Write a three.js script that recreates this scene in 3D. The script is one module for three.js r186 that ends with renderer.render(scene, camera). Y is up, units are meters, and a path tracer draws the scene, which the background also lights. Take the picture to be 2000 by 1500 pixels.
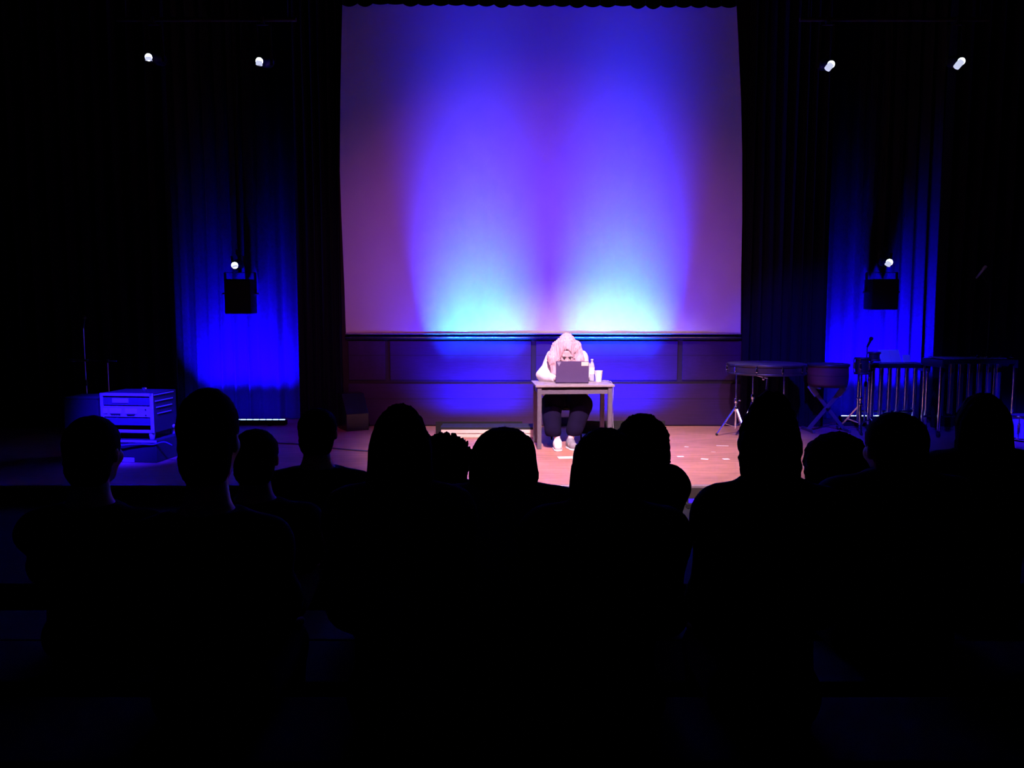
import * as THREE from 'three';
import { mergeGeometries } from 'three/addons/utils/BufferGeometryUtils.js';
import { RoundedBoxGeometry } from 'three/addons/geometries/RoundedBoxGeometry.js';
import { createNoise3D } from 'simplex-noise';

// ------------------------------------------------------------------ camera, lights, exposure
const FOCAL = 1570, TILT = Math.atan(149 / FOCAL), EYE = 1.69;
const scene = new THREE.Scene();
const camera = new THREE.PerspectiveCamera(2 * Math.atan(750 / FOCAL) * 180 / Math.PI, 4 / 3, 0.05, 60);
camera.position.set(0, EYE, 0);
camera.rotation.set(-TILT, 0, 0);
scene.add(camera);
scene.background = new THREE.Color(0x000000);
const renderer = new THREE.WebGLRenderer({ antialias: true });
renderer.toneMapping = THREE.LinearToneMapping;
renderer.toneMappingExposure = 1.0;
renderer.shadowMap.enabled = true;

// [colour (linear), intensity, angle, penumbra] of each family of lamps
const LIGHT = {
  wash: { color: [0.0, 0.085, 1.0], intensity: 190, angle: 0.295, penumbra: 1 },
  washWide: { color: [0.0, 0.001, 1.0], intensity: 12, angle: 1.02, penumbra: 1 },
  washHigh: { color: [0.013, 0.001, 1.0], intensity: 150, angle: 0.280, penumbra: 1 },
  curtain: { color: [0.006, 0.0, 1.0], intensity: 3.7, angle: 0.80, penumbra: 1 },
  curtainHigh: { color: [0.005, 0.0, 1.0], intensity: 150, angle: 0.50, penumbra: 1 },
  key: { color: [1.0, 0.68, 0.86], intensity: 580, angle: 0.36, penumbra: 1 },
  front: { color: [1.0, 0.15, 0.80], intensity: 64, angle: 0.40, penumbra: 1 },
  blueDrums: { color: [0.012, 0.01, 1.0], intensity: 420, angle: 0.20, penumbra: 1 },
  blueSide: { color: [0.012, 0.003, 1.0], intensity: 3200, angle: 0.085, penumbra: 1 },
};
function spot(name, position, target, spec, radius = 1, scale = 1) {
  const l = new THREE.SpotLight(new THREE.Color().setRGB(...spec.color), spec.intensity * scale, 0, spec.angle, spec.penumbra, 2);
  l.name = name; l.position.set(...position); l.target.position.set(...target);
  l.castShadow = true; l.shadow.radius = radius; l.shadow.mapSize.set(1024, 1024); l.shadow.camera.near = 0.05; l.shadow.camera.far = 25;
  scene.add(l, l.target);
  return l;
}

// ------------------------------------------------------------------ helpers
let seed = 7;
const rnd = () => { seed |= 0; seed = seed + 0x6D2B79F5 | 0; let t = Math.imul(seed ^ seed >>> 15, 1 | seed); t = t + Math.imul(t ^ t >>> 7, 61 | t) ^ t; return ((t ^ t >>> 14) >>> 0) / 4294967296; };
const range = (a, b) => a + (b - a) * rnd();
const noise3 = createNoise3D(rnd);
const V = (x, y, z) => new THREE.Vector3(x, y, z);
const CT = Math.cos(TILT), ST = Math.sin(TILT);
// a place seen at pixel (px, py), d metres away along the hall
function at(px, py, d) {
  const cx = (px - 1000) / FOCAL, cy = (750 - py) / FOCAL, s = d / (CT + cy * ST);
  return V(cx * s, EYE + (cy * CT - ST) * s, -d);
}
// the place on the level y seen at pixel (px, py)
function onLevel(px, py, y = 0) {
  const cx = (px - 1000) / FOCAL, cy = (750 - py) / FOCAL, s = (y - EYE) / (cy * CT - ST);
  return V(cx * s, y, -(CT + cy * ST) * s);
}
const used = new Map();
function numbered(name) { const n = used.get(name) ?? 0; used.set(name, n + 1); return n ? `${name}_${String(n).padStart(3, '0')}` : name; }
function tag(o, label, category, group, kind) {
  if (label) o.userData.label = label;
  if (category) o.userData.category = category;
  if (group) o.userData.group = group;
  if (kind) o.userData.kind = kind;
  return o;
}
function same(list) {
  return list.map(g0 => {
    let g = g0.index ? g0.toNonIndexed() : g0;
    for (const k of Object.keys(g.attributes)) if (!['position', 'normal', 'uv'].includes(k)) g.deleteAttribute(k);
    if (!g.attributes.uv) g.setAttribute('uv', new THREE.BufferAttribute(new Float32Array(g.attributes.position.count * 2), 2));
    if (!g.attributes.normal) g.computeVertexNormals();
    return g;
  });
}
const merged = list => list.length === 1 ? list[0] : mergeGeometries(same(list));
function obj(name, geometry, material, parent = scene) {
  const m = new THREE.Mesh(Array.isArray(geometry) ? merged(geometry) : geometry, material);
  m.name = parent === scene ? numbered(name) : name;
  if (parent !== scene) { const n = parent.children.filter(c => c.name === name || c.name.startsWith(name + '_')).length; if (n) m.name = `${name}_${String(n).padStart(3, '0')}`; }
  m.castShadow = m.receiveShadow = true;
  parent.add(m);
  return m;
}
function thing(name, label, category, p = [0, 0, 0], turn = 0, group) {
  const o = new THREE.Group(); o.name = numbered(name); scene.add(o);
  o.position.set(p.x ?? p[0], p.y ?? p[1], p.z ?? p[2]); o.rotation.y = turn;
  return tag(o, label, category, group);
}
const struct = (name, geometry, material, parent) => { const m = obj(name, geometry, material, parent ?? scene); if (!parent) m.userData.kind = 'structure'; return m; };
const box = (w, h, d, x = 0, y = 0, z = 0, r = 0) => (r ? new RoundedBoxGeometry(w, h, d, 2, r) : new THREE.BoxGeometry(w, h, d)).translate(x, y, z);
function rod(a, b, ra, rb = ra, seg = 14) {
  const d = V(0, 0, 0).subVectors(b, a), l = d.length();
  const g = new THREE.CylinderGeometry(rb, ra, l, seg);
  g.translate(0, l / 2, 0);
  g.applyQuaternion(new THREE.Quaternion().setFromUnitVectors(V(0, 1, 0), d.normalize()));
  return g.translate(a.x, a.y, a.z);
}
function bar(a, b, w, t) {   // square bar between two points
  const d = V(0, 0, 0).subVectors(b, a), l = d.length();
  const g = new RoundedBoxGeometry(w, l, t, 2, Math.min(w, t) * 0.15);
  g.translate(0, l / 2, 0);
  g.applyQuaternion(new THREE.Quaternion().setFromUnitVectors(V(0, 1, 0), d.normalize()));
  return g.translate(a.x, a.y, a.z);
}
const lathe = (pts, seg = 40) => new THREE.LatheGeometry(pts.map(p => new THREE.Vector2(...p)), seg);
const tube = (pts, r, n = 60, seg = 8) => new THREE.TubeGeometry(new THREE.CatmullRomCurve3(pts), n, r, seg);
const ball = (r, x, y, z) => new THREE.SphereGeometry(r, 16, 12).translate(x, y, z);

// ---- textures
function texture(w, h, fn, srgb = true) {
  const data = new Uint8Array(w * h * 4);
  for (let y = 0; y < h; y++) for (let x = 0; x < w; x++) {
    const c = fn(x / w, y / h), i = 4 * (y * w + x);
    for (let k = 0; k < 3; k++) data[i + k] = Math.max(0, Math.min(255, (c[k] ?? c[0]) * 255));
    data[i + 3] = 255;
  }
  const t = new THREE.DataTexture(data, w, h); t.wrapS = t.wrapT = THREE.RepeatWrapping; t.magFilter = THREE.LinearFilter; t.minFilter = THREE.LinearMipmapLinearFilter; t.generateMipmaps = true;
  if (srgb) t.colorSpace = THREE.SRGBColorSpace;
  t.needsUpdate = true;
  return t;
}
const loop3 = (u, v, fu, fv, k = 0) => {   // tileable noise
  const a = u * 2 * Math.PI, b = v * 2 * Math.PI;
  return noise3(Math.cos(a) * fu / 6.28 + k, Math.sin(a) * fu / 6.28 + Math.cos(b) * fv / 6.28, Math.sin(b) * fv / 6.28 - k);
};
const grain = texture(512, 512, (u, v) => {      // wood: long fibres along u, boards 1/4 of v
  const board = Math.floor(v * 8), tone = 0.06 * Math.sin(board * 12.9898) + 0.05 * loop3(u, v, 5, 160, 1) + 0.05 * loop3(u, v, 14, 420, 5) + 0.05 * loop3(u, v, 3, 6, 9);
  const joint = (v * 8 % 1) < 0.035 ? 0.75 : 1;
  const l = (0.82 + tone) * joint;
  return [l, l * 0.97, l * 0.94];
});
const weave = texture(256, 256, (u, v) => { const a = 0.5 + 0.25 * Math.sin(u * 2 * Math.PI * 64) + 0.25 * Math.sin(v * 2 * Math.PI * 64); return [a, a, a]; }, false);
const scuff = texture(256, 256, (u, v) => { const n = loop3(u, v, 9, 9) * 0.5 + loop3(u, v, 30, 24, 4) * 0.35 + loop3(u, v, 70, 70, 8) * 0.3; const a = 0.80 + 0.16 * n; return [a, a, a]; });
const cloudy = texture(256, 256, (u, v) => { const n = loop3(u, v, 6, 5) * 0.6 + loop3(u, v, 20, 18, 4) * 0.3; const a = 0.92 + 0.08 * n; return [a, a, a]; });
function withRepeat(t, x, y) { const c = t.clone(); c.repeat.set(x, y); c.needsUpdate = true; return c; }

// ---- materials
const rgb = (r, g, b) => new THREE.Color().setRGB(r, g, b);
const std = (c, rough = 0.8, metal = 0, more = {}) => new THREE.MeshStandardMaterial({ color: rgb(...c), roughness: rough, metalness: metal, ...more });
const cloth_ = c => new THREE.MeshPhysicalMaterial({ color: rgb(...c), roughness: 1, specularIntensity: 0.15 });
const M = {
  black: std([0.012, 0.012, 0.013], 0.9), blackPaint: std([0.010, 0.010, 0.011], 0.95), blackGloss: std([0.015, 0.015, 0.017], 0.3),
  velvet: cloth_([0.010, 0.010, 0.022]), blueVelvet: std([0.03, 0.03, 0.045], 1, 0, { bumpMap: withRepeat(weave, 4, 8), bumpScale: 0.0008 }),
  screen: std([0.76, 0.74, 0.75], 1),
  hem: std([0.30, 0.27, 0.30], 1),
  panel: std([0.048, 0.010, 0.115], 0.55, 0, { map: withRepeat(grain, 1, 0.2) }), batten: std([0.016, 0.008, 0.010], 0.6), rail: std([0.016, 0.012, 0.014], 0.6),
  steel: std([0.75, 0.77, 0.8], 0.22, 1),
  stage: std([0.66, 0.32, 0.22], 0.55, 0, { map: withRepeat(grain, 0.8, 1), bumpMap: withRepeat(grain, 0.8, 1), bumpScale: 0.002 }),
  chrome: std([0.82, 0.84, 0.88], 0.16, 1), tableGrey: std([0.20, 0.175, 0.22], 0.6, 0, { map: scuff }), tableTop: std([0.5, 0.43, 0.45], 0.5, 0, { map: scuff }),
  tableDark: std([0.05, 0.035, 0.04], 0.8),
  laptop: std([0.09, 0.055, 0.15], 0.5), cream: std([0.78, 0.70, 0.52], 0.7), paper: std([0.80, 0.78, 0.74], 0.9), white: std([0.85, 0.84, 0.82], 0.7),
  grey: std([0.25, 0.24, 0.26], 0.7), rackGrey: std([0.45, 0.46, 0.52], 0.45, 0.3), rackDark: std([0.06, 0.06, 0.08], 0.6),
  skin: std([0.62, 0.36, 0.27], 0.6), darkSkin: std([0.30, 0.17, 0.12], 0.6), sweater: std([0.86, 0.79, 0.78], 0.95, 0, { bumpMap: withRepeat(weave, 2, 2), bumpScale: 0.001 }), trousers: cloth_([0.007, 0.004, 0.020]),
  blonde: std([0.72, 0.46, 0.50], 0.8), lip: std([0.5, 0.16, 0.15], 0.5), eyeDark: std([0.04, 0.03, 0.03], 0.3),
  drumShell: std([0.16, 0.05, 0.08], 0.5, 0, { map: withRepeat(grain, 0.5, 0.3) }), drumHead: std([0.10, 0.09, 0.09], 0.8), darkShell: std([0.03, 0.02, 0.03], 0.4), paleShell: std([0.35, 0.35, 0.5], 0.35),
  glass: new THREE.MeshPhysicalMaterial({ color: rgb(0.9, 0.9, 0.95), roughness: 0.12, transmission: 0.6, thickness: 0.0, ior: 1.4 }),
  cap: std([0.75, 0.78, 0.9], 0.5), tape: std([0.85, 0.80, 0.78], 0.7), blueCable: std([0.10, 0.09, 0.22], 0.4),
  hairDark: cloth_([0.010, 0.008, 0.008]), hairBrown: cloth_([0.02, 0.012, 0.009]),
  led: std([0.1, 0.1, 0.1], 0.5, 0, { emissive: rgb(0.35, 0.6, 1), emissiveIntensity: 5 }),
  lens: std([0.1, 0.1, 0.1], 0.3, 0, { emissive: rgb(0.9, 0.97, 1), emissiveIntensity: 6 }),
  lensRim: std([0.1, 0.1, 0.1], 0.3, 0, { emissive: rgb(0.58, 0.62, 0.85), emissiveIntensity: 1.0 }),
  blueScreen: std([0.02, 0.02, 0.05], 0.4, 0, { emissive: rgb(0.06, 0.01, 1), emissiveIntensity: 0.95 }),
};

// ---- smooth bodies: distance fields meshed with surface nets
const mix = (a, b, t) => a + (b - a) * t;
const smin = (a, b, k) => { const h = Math.max(k - Math.abs(a - b), 0) / k; return Math.min(a, b) - h * h * k * 0.25; };
const smax = (a, b, k) => -smin(-a, -b, k);
function capsule(a, b, ra, rb = ra) {
  const bx = b.x - a.x, by = b.y - a.y, bz = b.z - a.z, ll = bx * bx + by * by + bz * bz || 1e-9;
  return (x, y, z) => { const px = x - a.x, py = y - a.y, pz = z - a.z; const t = Math.max(0, Math.min(1, (px * bx + py * by + pz * bz) / ll)); return Math.hypot(px - bx * t, py - by * t, pz - bz * t) - mix(ra, rb, t); };
}
function blob(c, rx, ry, rz) {
  const m = Math.min(rx, ry, rz);
  return (x, y, z) => { const px = (x - c.x) / rx, py = (y - c.y) / ry, pz = (z - c.z) / rz; const k0 = Math.hypot(px, py, pz), k1 = Math.hypot(px / rx, py / ry, pz / rz); return k1 < 1e-9 ? -m : k0 * (k0 - 1) / k1; };
}
const join = (list, k) => (x, y, z) => { let d = list[0](x, y, z); for (let i = 1; i < list.length; i++) d = smin(d, list[i](x, y, z), k); return d; };
function nets(f, lo, hi, cell) {
  const nx = Math.ceil((hi.x - lo.x) / cell) + 1, ny = Math.ceil((hi.y - lo.y) / cell) + 1, nz = Math.ceil((hi.z - lo.z) / cell) + 1;
  const v = new Float32Array(nx * ny * nz), id = (i, j, k) => i + nx * (j + ny * k);
  for (let k = 0; k < nz; k++) for (let j = 0; j < ny; j++) for (let i = 0; i < nx; i++) v[id(i, j, k)] = f(lo.x + i * cell, lo.y + j * cell, lo.z + k * cell);
  const at_ = new Int32Array(nx * ny * nz).fill(-1), pos = [], idx = [];
  const C = [[0, 0, 0], [1, 0, 0], [0, 1, 0], [1, 1, 0], [0, 0, 1], [1, 0, 1], [0, 1, 1], [1, 1, 1]], E = [[0, 1], [2, 3], [4, 5], [6, 7], [0, 2], [1, 3], [4, 6], [5, 7], [0, 4], [1, 5], [2, 6], [3, 7]];
  for (let k = 0; k < nz - 1; k++) for (let j = 0; j < ny - 1; j++) for (let i = 0; i < nx - 1; i++) {
    let n = 0, sx = 0, sy = 0, sz = 0;
    const c = C.map(o => v[id(i + o[0], j + o[1], k + o[2])]);
    for (const [a, b] of E) if ((c[a] < 0) !== (c[b] < 0)) { const t = c[a] / (c[a] - c[b]); sx += mix(C[a][0], C[b][0], t); sy += mix(C[a][1], C[b][1], t); sz += mix(C[a][2], C[b][2], t); n++; }
    if (n) { at_[id(i, j, k)] = pos.length / 3; pos.push(lo.x + (i + sx / n) * cell, lo.y + (j + sy / n) * cell, lo.z + (k + sz / n) * cell); }
  }
  const quad = (a, b, c, d, flip) => { if (a < 0 || b < 0 || c < 0 || d < 0) return; flip ? idx.push(a, c, b, a, d, c) : idx.push(a, b, c, a, c, d); };
  for (let k = 1; k < nz - 1; k++) for (let j = 1; j < ny - 1; j++) for (let i = 1; i < nx - 1; i++) {
    const s = v[id(i, j, k)] < 0;
    if (s !== (v[id(i + 1, j, k)] < 0)) quad(at_[id(i, j - 1, k - 1)], at_[id(i, j, k - 1)], at_[id(i, j, k)], at_[id(i, j - 1, k)], !s);
    if (s !== (v[id(i, j + 1, k)] < 0)) quad(at_[id(i - 1, j, k - 1)], at_[id(i - 1, j, k)], at_[id(i, j, k)], at_[id(i, j, k - 1)], !s);
    if (s !== (v[id(i, j, k + 1)] < 0)) quad(at_[id(i - 1, j - 1, k)], at_[id(i, j - 1, k)], at_[id(i, j, k)], at_[id(i - 1, j, k)], !s);
  }
  const g = new THREE.BufferGeometry();
  g.setAttribute('position', new THREE.Float32BufferAttribute(pos, 3)); g.setIndex(idx); g.computeVertexNormals();
  g.setAttribute('uv', new THREE.Float32BufferAttribute(pos.flatMap((_, i) => i % 3 === 0 ? [pos[i] * 2, pos[i + 1] * 2] : []), 2));
  return g;
}
// head looking along +z, centre between the ears, with a neck
const headField = (() => {
  const solid = join([blob(V(0, 0.03, -0.012), 0.076, 0.090, 0.096), blob(V(0, -0.045, 0.028), 0.058, 0.076, 0.062), blob(V(0, -0.1, 0.058), 0.026, 0.022, 0.024)], 0.04);
  const nose = join([capsule(V(0, 0.004, 0.082), V(0, -0.034, 0.106), 0.009, 0.013), blob(V(0, -0.038, 0.094), 0.019, 0.010, 0.014)], 0.012);
  const brow = capsule(V(-0.042, 0.022, 0.074), V(0.042, 0.022, 0.074), 0.011);
  const cheeks = join([blob(V(-0.04, -0.03, 0.066), 0.024, 0.022, 0.02), blob(V(0.04, -0.03, 0.066), 0.024, 0.022, 0.02)], 0.01);
  const sockets = join([blob(V(-0.032, 0.004, 0.094), 0.018, 0.012, 0.016), blob(V(0.032, 0.004, 0.094), 0.018, 0.012, 0.016)], 0.002);
  const lips = join([blob(V(0, -0.063, 0.086), 0.025, 0.007, 0.012), blob(V(0, -0.074, 0.084), 0.021, 0.008, 0.012)], 0.004);
  const ears = join([blob(V(-0.079, -0.01, -0.01), 0.010, 0.031, 0.019), blob(V(0.079, -0.01, -0.01), 0.010, 0.031, 0.019)], 0.002);
  return (x, y, z) => {
    let d = solid(x, y, z); d = smin(d, brow(x, y, z), 0.02); d = smin(d, cheeks(x, y, z), 0.03);
    d = smax(d, -sockets(x, y, z), 0.014); d = smin(d, nose(x, y, z), 0.014); d = smin(d, lips(x, y, z), 0.008); return smin(d, ears(x, y, z), 0.012);
  };
})();
const neckField = capsule(V(0, -0.07, -0.025), V(0, -0.20, -0.05), 0.052, 0.062);
// right hand lying palm down, fingers along +z, thumb towards -x
const handGeometry = (() => {
  const list = [blob(V(0, 0, 0.045), 0.042, 0.015, 0.05), capsule(V(0, 0, -0.05), V(0, 0, 0.01), 0.026, 0.027)];
  [[-0.031, 0.074, 1], [-0.010, 0.082, 1.06], [0.011, 0.076, 1], [0.031, 0.06, 0.88]].forEach(([x, l, s]) => {
    const a = V(x * 0.95, 0.002, 0.085), b = V(x * 1.1, 0.006, 0.085 + l * 0.45), c = V(x * 1.13, -0.006, 0.085 + l * 0.75), e = V(x * 1.13, -0.020, 0.085 + l * 0.95);
    list.push(capsule(a, b, 0.0095 * s, 0.0088 * s), capsule(b, c, 0.0088 * s, 0.008 * s), capsule(c, e, 0.008 * s, 0.007 * s));
  });
  const t0 = V(-0.03, -0.004, 0.018), t1 = V(-0.056, -0.008, 0.05), t2 = V(-0.062, -0.014, 0.08);
  list.push(capsule(t0, t1, 0.014, 0.011), capsule(t1, t2, 0.011, 0.009));
  const f = join(list, 0.008);
  return nets(f, V(-0.085, -0.04, -0.09), V(0.06, 0.04, 0.19), 0.004);
})();
function placedHand(at_, pitch, yaw, roll, mirror) {
  const g = handGeometry.clone();
  if (mirror) { g.scale(-1, 1, 1); const ix = g.index.array; for (let i = 0; i < ix.length; i += 3) { const t = ix[i]; ix[i] = ix[i + 1]; ix[i + 1] = t; } }
  g.applyMatrix4(new THREE.Matrix4().makeRotationFromEuler(new THREE.Euler(pitch, yaw, roll, 'YXZ')));
  g.computeVertexNormals();
  return g.translate(at_.x, at_.y, at_.z);
}

// ------------------------------------------------------------------ the setting
const WALL = 11.42;                                  // panelled wall behind the performer
struct('floor', box(16, 0.2, 6, 0, -0.1, -10.6), M.stage);              // the stage boards
{ // board surface needs uv in metres
  const g = scene.getObjectByName('floor').geometry, p = g.attributes.position, uv = g.attributes.uv;
  for (let i = 0; i < p.count; i++) uv.setXY(i, p.getX(i), p.getZ(i));
}
struct('trim_1', box(16, 0.03, 0.05, 0, -0.016, -7.58, 0.008), std([0.30, 0.22, 0.24], 0.4));
struct('trim_2', box(16, 0.14, 0.04, 0, -0.10, -7.57), std([0.05, 0.035, 0.03], 0.8));
struct('floor', box(16, 0.1, 10.6, 0, -0.22, -2.3), M.blackPaint);      // auditorium floor
struct('wall_left', box(0.2, 8.2, 18, -8.1, 3.8, -5), M.blackPaint);
struct('wall_right', box(0.2, 8.2, 18, 8.1, 3.8, -5), M.blackPaint);
struct('wall_rear', box(16.4, 8.2, 0.2, 0, 3.8, 3.1), M.blackPaint);
struct('ceiling', box(16.4, 0.2, 18, 0, 7.9, -5), M.blackPaint);
const back = struct('wall_back', box(16.4, 8.2, 0.2, 0, 3.8, -13.3), M.blackPaint);
// panelled partition with raised battens
const part = struct('wall_partition', box(6.2, 5.9, 0.1, 0.43, 2.95, -(WALL + 0.06)), M.batten);
{
  const xs = [676, 757, 1042, 1328, 1462].map(px => at(px, 700, WALL).x), yTop = at(1000, 664, WALL).y, yMid = at(1000, 745, WALL).y;
  for (let i = 0; i < 4; i++) struct('panel', box(xs[i + 1] - xs[i] - 0.07, yTop - yMid - 0.03, 0.02, (xs[i] + xs[i + 1]) / 2, (yTop + yMid) / 2, -WALL, 0.006), M.panel, part);
  struct('panel', box(xs[4] - xs[0] - 0.05, yMid - 0.04, 0.02, (xs[0] + xs[4]) / 2, yMid / 2 - 0.01, -WALL, 0.006), M.panel, part);
  struct('panel_rail', box(xs[4] - xs[0], 0.05, 0.05, (xs[0] + xs[4]) / 2, yTop + 0.035, -WALL + 0.0, 0.012), M.rail, part);
  struct('picture_rail', new THREE.CylinderGeometry(0.017, 0.017, xs[4] - xs[0], 24).rotateZ(Math.PI / 2).translate((xs[0] + xs[4]) / 2, at(1000, 658, WALL - 0.05).y, -WALL + 0.05), std([0.5, 0.55, 0.6], 0.12, 1), part);
}
// tiers that the audience sits on
function tier(d, floorY, depth, seatY) {
  const s = struct('seating_tier', [box(9, floorY + 0.17, depth, 0, (floorY - 0.17) / 2, -d - 0.02)], M.blackPaint);
  struct('bench_seat', box(6.2, 0.07, 0.36, 0, seatY - 0.035, -d + 0.02, 0.02), M.black, s);
  struct('bench_base', box(6.0, seatY - 0.07 - floorY, 0.25, 0, (seatY - 0.07 + floorY) / 2, -d + 0.04), M.black, s);
}
const ROWS = [{ d: 2.1, seat: 0.56, floor: 0.12 }, { d: 2.8, seat: 0.43, floor: -0.01 }, { d: 3.5, seat: 0.28, floor: -0.165 }, { d: 4.2, seat: 0.28, floor: -0.165 }];
ROWS.forEach((r, i) => tier(r.d, r.floor, 0.7, r.seat));

// ------------------------------------------------------------------ screen and curtains
{
  const D = WALL - 0.17;
  const t = thing('projection_screen', 'large pale projection screen washed blue and violet behind the performer', 'projection screen', [0, at(1000, 640, D).y, -D]);
  const loc = (px, py) => { const p = at(px, py, D); return [p.x, p.y - t.position.y]; };
  const sideL = [[676, 652], [673, 560], [667, 420], [664, 330], [665, 200], [667, 90], [669, 10]], sideR = [[1438, 10], [1442, 90], [1447, 200], [1449, 300], [1449, 430], [1447, 540], [1446, 652]];
  const sh = new THREE.Shape();
  sideL.forEach((p, i) => { const [x, y] = loc(...p); i ? sh.lineTo(x, y) : sh.moveTo(x, y); });
  const scallops = 26;                       // gathered top edge, laced to a batten
  for (let i = 1; i <= scallops; i++) { const a = loc(mix(669, 1438, i / scallops), 9 + 5 * (i / scallops)), m = loc(mix(669, 1438, (i - 0.5) / scallops), 13 + 5 * (i / scallops) + 7 * noise3(i * 3.1, 0, 0)); sh.quadraticCurveTo(m[0], m[1] - 0.02, a[0], a[1] + 0.01); }
  sideR.forEach(p => sh.lineTo(...loc(...p)));
  obj('screen_fabric', new THREE.ExtrudeGeometry(sh, { depth: 0.012, bevelEnabled: false }), M.screen, t);
  const hemPts = []; for (let i = 0; i <= 30; i++) { const [x, y] = loc(mix(675.5, 1446.5, i / 30), 651.5); hemPts.push(V(x, y, 0.013 + 0.003 * noise3(i * 0.35, 2, 0))); }
  obj('bottom_hem', tube(hemPts, 0.011, 160, 14), M.hem, t).userData.label = 'weighted hem along the bottom of the screen';
  const yT = loc(1000, -14)[1];
  obj('top_batten', rod(V(loc(668, 0)[0] - 0.05, yT, 0), V(loc(1440, 0)[0] + 0.05, yT, 0), 0.035), M.black, t);
  const loops = []; for (let i = 0; i <= scallops; i++) { const [x, y] = loc(mix(669, 1438, i / scallops), 10 + 5 * i / scallops); loops.push(rod(V(x, y, 0.006), V(x, yT, 0), 0.006, 0.006, 6)); }
  tag(obj('lacing', loops, M.velvet, t), null, null, null, 'stuff');
}
function curtain(name, label, x0, x1, d, y0, y1, folds, amp, material, phase = 0) {
  const nx = folds * 14, ny = 14, pos = [], idx = [], uv = [];
  for (let side = 0; side < 2; side++) for (let j = 0; j <= ny; j++) for (let i = 0; i <= nx; i++) {
    const u = i / nx, v = j / ny, w = u * folds * 2 * Math.PI + phase + 0.9 * noise3(u * 3, v * 0.8, phase);
    const a = amp * (0.65 + 0.5 * noise3(u * folds * 0.5, v * 0.7, 3 + phase)) * (0.55 + 0.45 * (1 - v) + 0.1);
    const z = a * (Math.sin(w) + 0.3 * Math.sin(2.1 * w + 1 + v)) + (side ? -0.02 : 0);
    pos.push(mix(x0, x1, u) + 0.3 * a * Math.cos(w) * (u > 0 && u < 1 ? 1 : 0), mix(y0, y1, v), -d + z); uv.push(mix(x0, x1, u), mix(y0, y1, v));
  }
  const n = (nx + 1) * (ny + 1), q = (a, b, c, d_) => idx.push(a, b, c, a, c, d_), k = (i, j) => j * (nx + 1) + i;
  for (let j = 0; j < ny; j++) for (let i = 0; i < nx; i++) { q(k(i, j), k(i + 1, j), k(i + 1, j + 1), k(i, j + 1)); q(n + k(i, j), n + k(i, j + 1), n + k(i + 1, j + 1), n + k(i + 1, j)); }
  for (let j = 0; j < ny; j++) { q(k(0, j), k(0, j + 1), n + k(0, j + 1), n + k(0, j)); q(k(nx, j), n + k(nx, j), n + k(nx, j + 1), k(nx, j + 1)); }
  for (let i = 0; i < nx; i++) { q(k(i, 0), n + k(i, 0), n + k(i + 1, 0), k(i + 1, 0)); q(k(i, ny), k(i + 1, ny), n + k(i + 1, ny), n + k(i, ny)); }
  const g = new THREE.BufferGeometry(); g.setAttribute('position', new THREE.Float32BufferAttribute(pos, 3)); g.setAttribute('uv', new THREE.Float32BufferAttribute(uv, 2)); g.setIndex(idx); g.computeVertexNormals();
  return tag(obj(name, g, material), label, 'curtain');
}
curtain('curtain', 'dark pleated curtain lit blue from below behind the left hanging speaker', -5.6, -2.75, 12.15, 0.01, 7.6, 14, 0.045, M.blueVelvet, 1);
curtain('curtain', 'dark pleated curtain lit blue from below behind the right hanging speaker', 3.9, 6.6, 12.15, 0.01, 7.6, 14, 0.045, M.blueVelvet, 4);
curtain('curtain', 'black curtain hanging close beside the left edge of the projection screen', -3.0, -2.395, 11.33, 0.01, 7.6, 5, 0.045, M.velvet, 2);
curtain('curtain', 'black curtain hanging close beside the right edge of the projection screen', 3.245, 4.43, 11.33, 0.01, 7.6, 8, 0.045, M.velvet, 5);
curtain('curtain', 'unlit black curtain at the far left side of the stage', -7.9, -4.68, 11.2, 0.01, 7.6, 14, 0.06, M.velvet, 3);
curtain('curtain', 'unlit black curtain at the far right side of the stage', 5.95, 7.9, 11.3, 0.01, 7.6, 9, 0.06, M.velvet, 6);

// ------------------------------------------------------------------ lamps
function ledBar(px0, px1, d, y, label, throwLight, shield = 0, cells = 8) {
  const a = at(px0, 800, d).x, b = at(px1, 800, d).x, L = b - a, cx = (a + b) / 2;
  const t = thing('led_bar_light', label, 'stage light', [cx, y, -d]);
  obj('housing', box(L + 0.04, 0.07, 0.09, 0, 0.045, 0, 0.012), M.black, t);
  for (const s of [-1, 1]) obj('foot', box(0.05, 0.012, 0.16, s * L * 0.35, 0.006, 0, 0.004), M.black, t);
  for (let i = 0; i < cells; i++) obj('led_cell', box(L / cells - 0.014, 0.012, 0.022, -L / 2 + (i + 0.5) * L / cells, 0.082, 0, 0.004), M.led, t);
  if (shield) obj('shield', box(L + 0.06, shield, 0.012, 0, shield / 2, 0.075, 0.004), M.blackPaint, t);
  throwLight(cx, y + 0.10, L);
  return t;
}
const washFrom = (d, gain) => (cx, y) => {
  for (let i = 0; i < 5; i++) {
    const x = cx + 1.10 * ((i + 0.5) / 5 - 0.5);
    spot('wash_light', [x, y, -d], [x, 1.85, -WALL], LIGHT.wash, 1.5, gain);
    spot('wash_wide_light', [x, y, -d], [x, 1.05, -WALL], LIGHT.washWide, 1.5, gain);
    spot('wash_high_light', [x, y, -d], [x, 2.83, -WALL], LIGHT.washHigh, 1.5, gain);
  }
};
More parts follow.
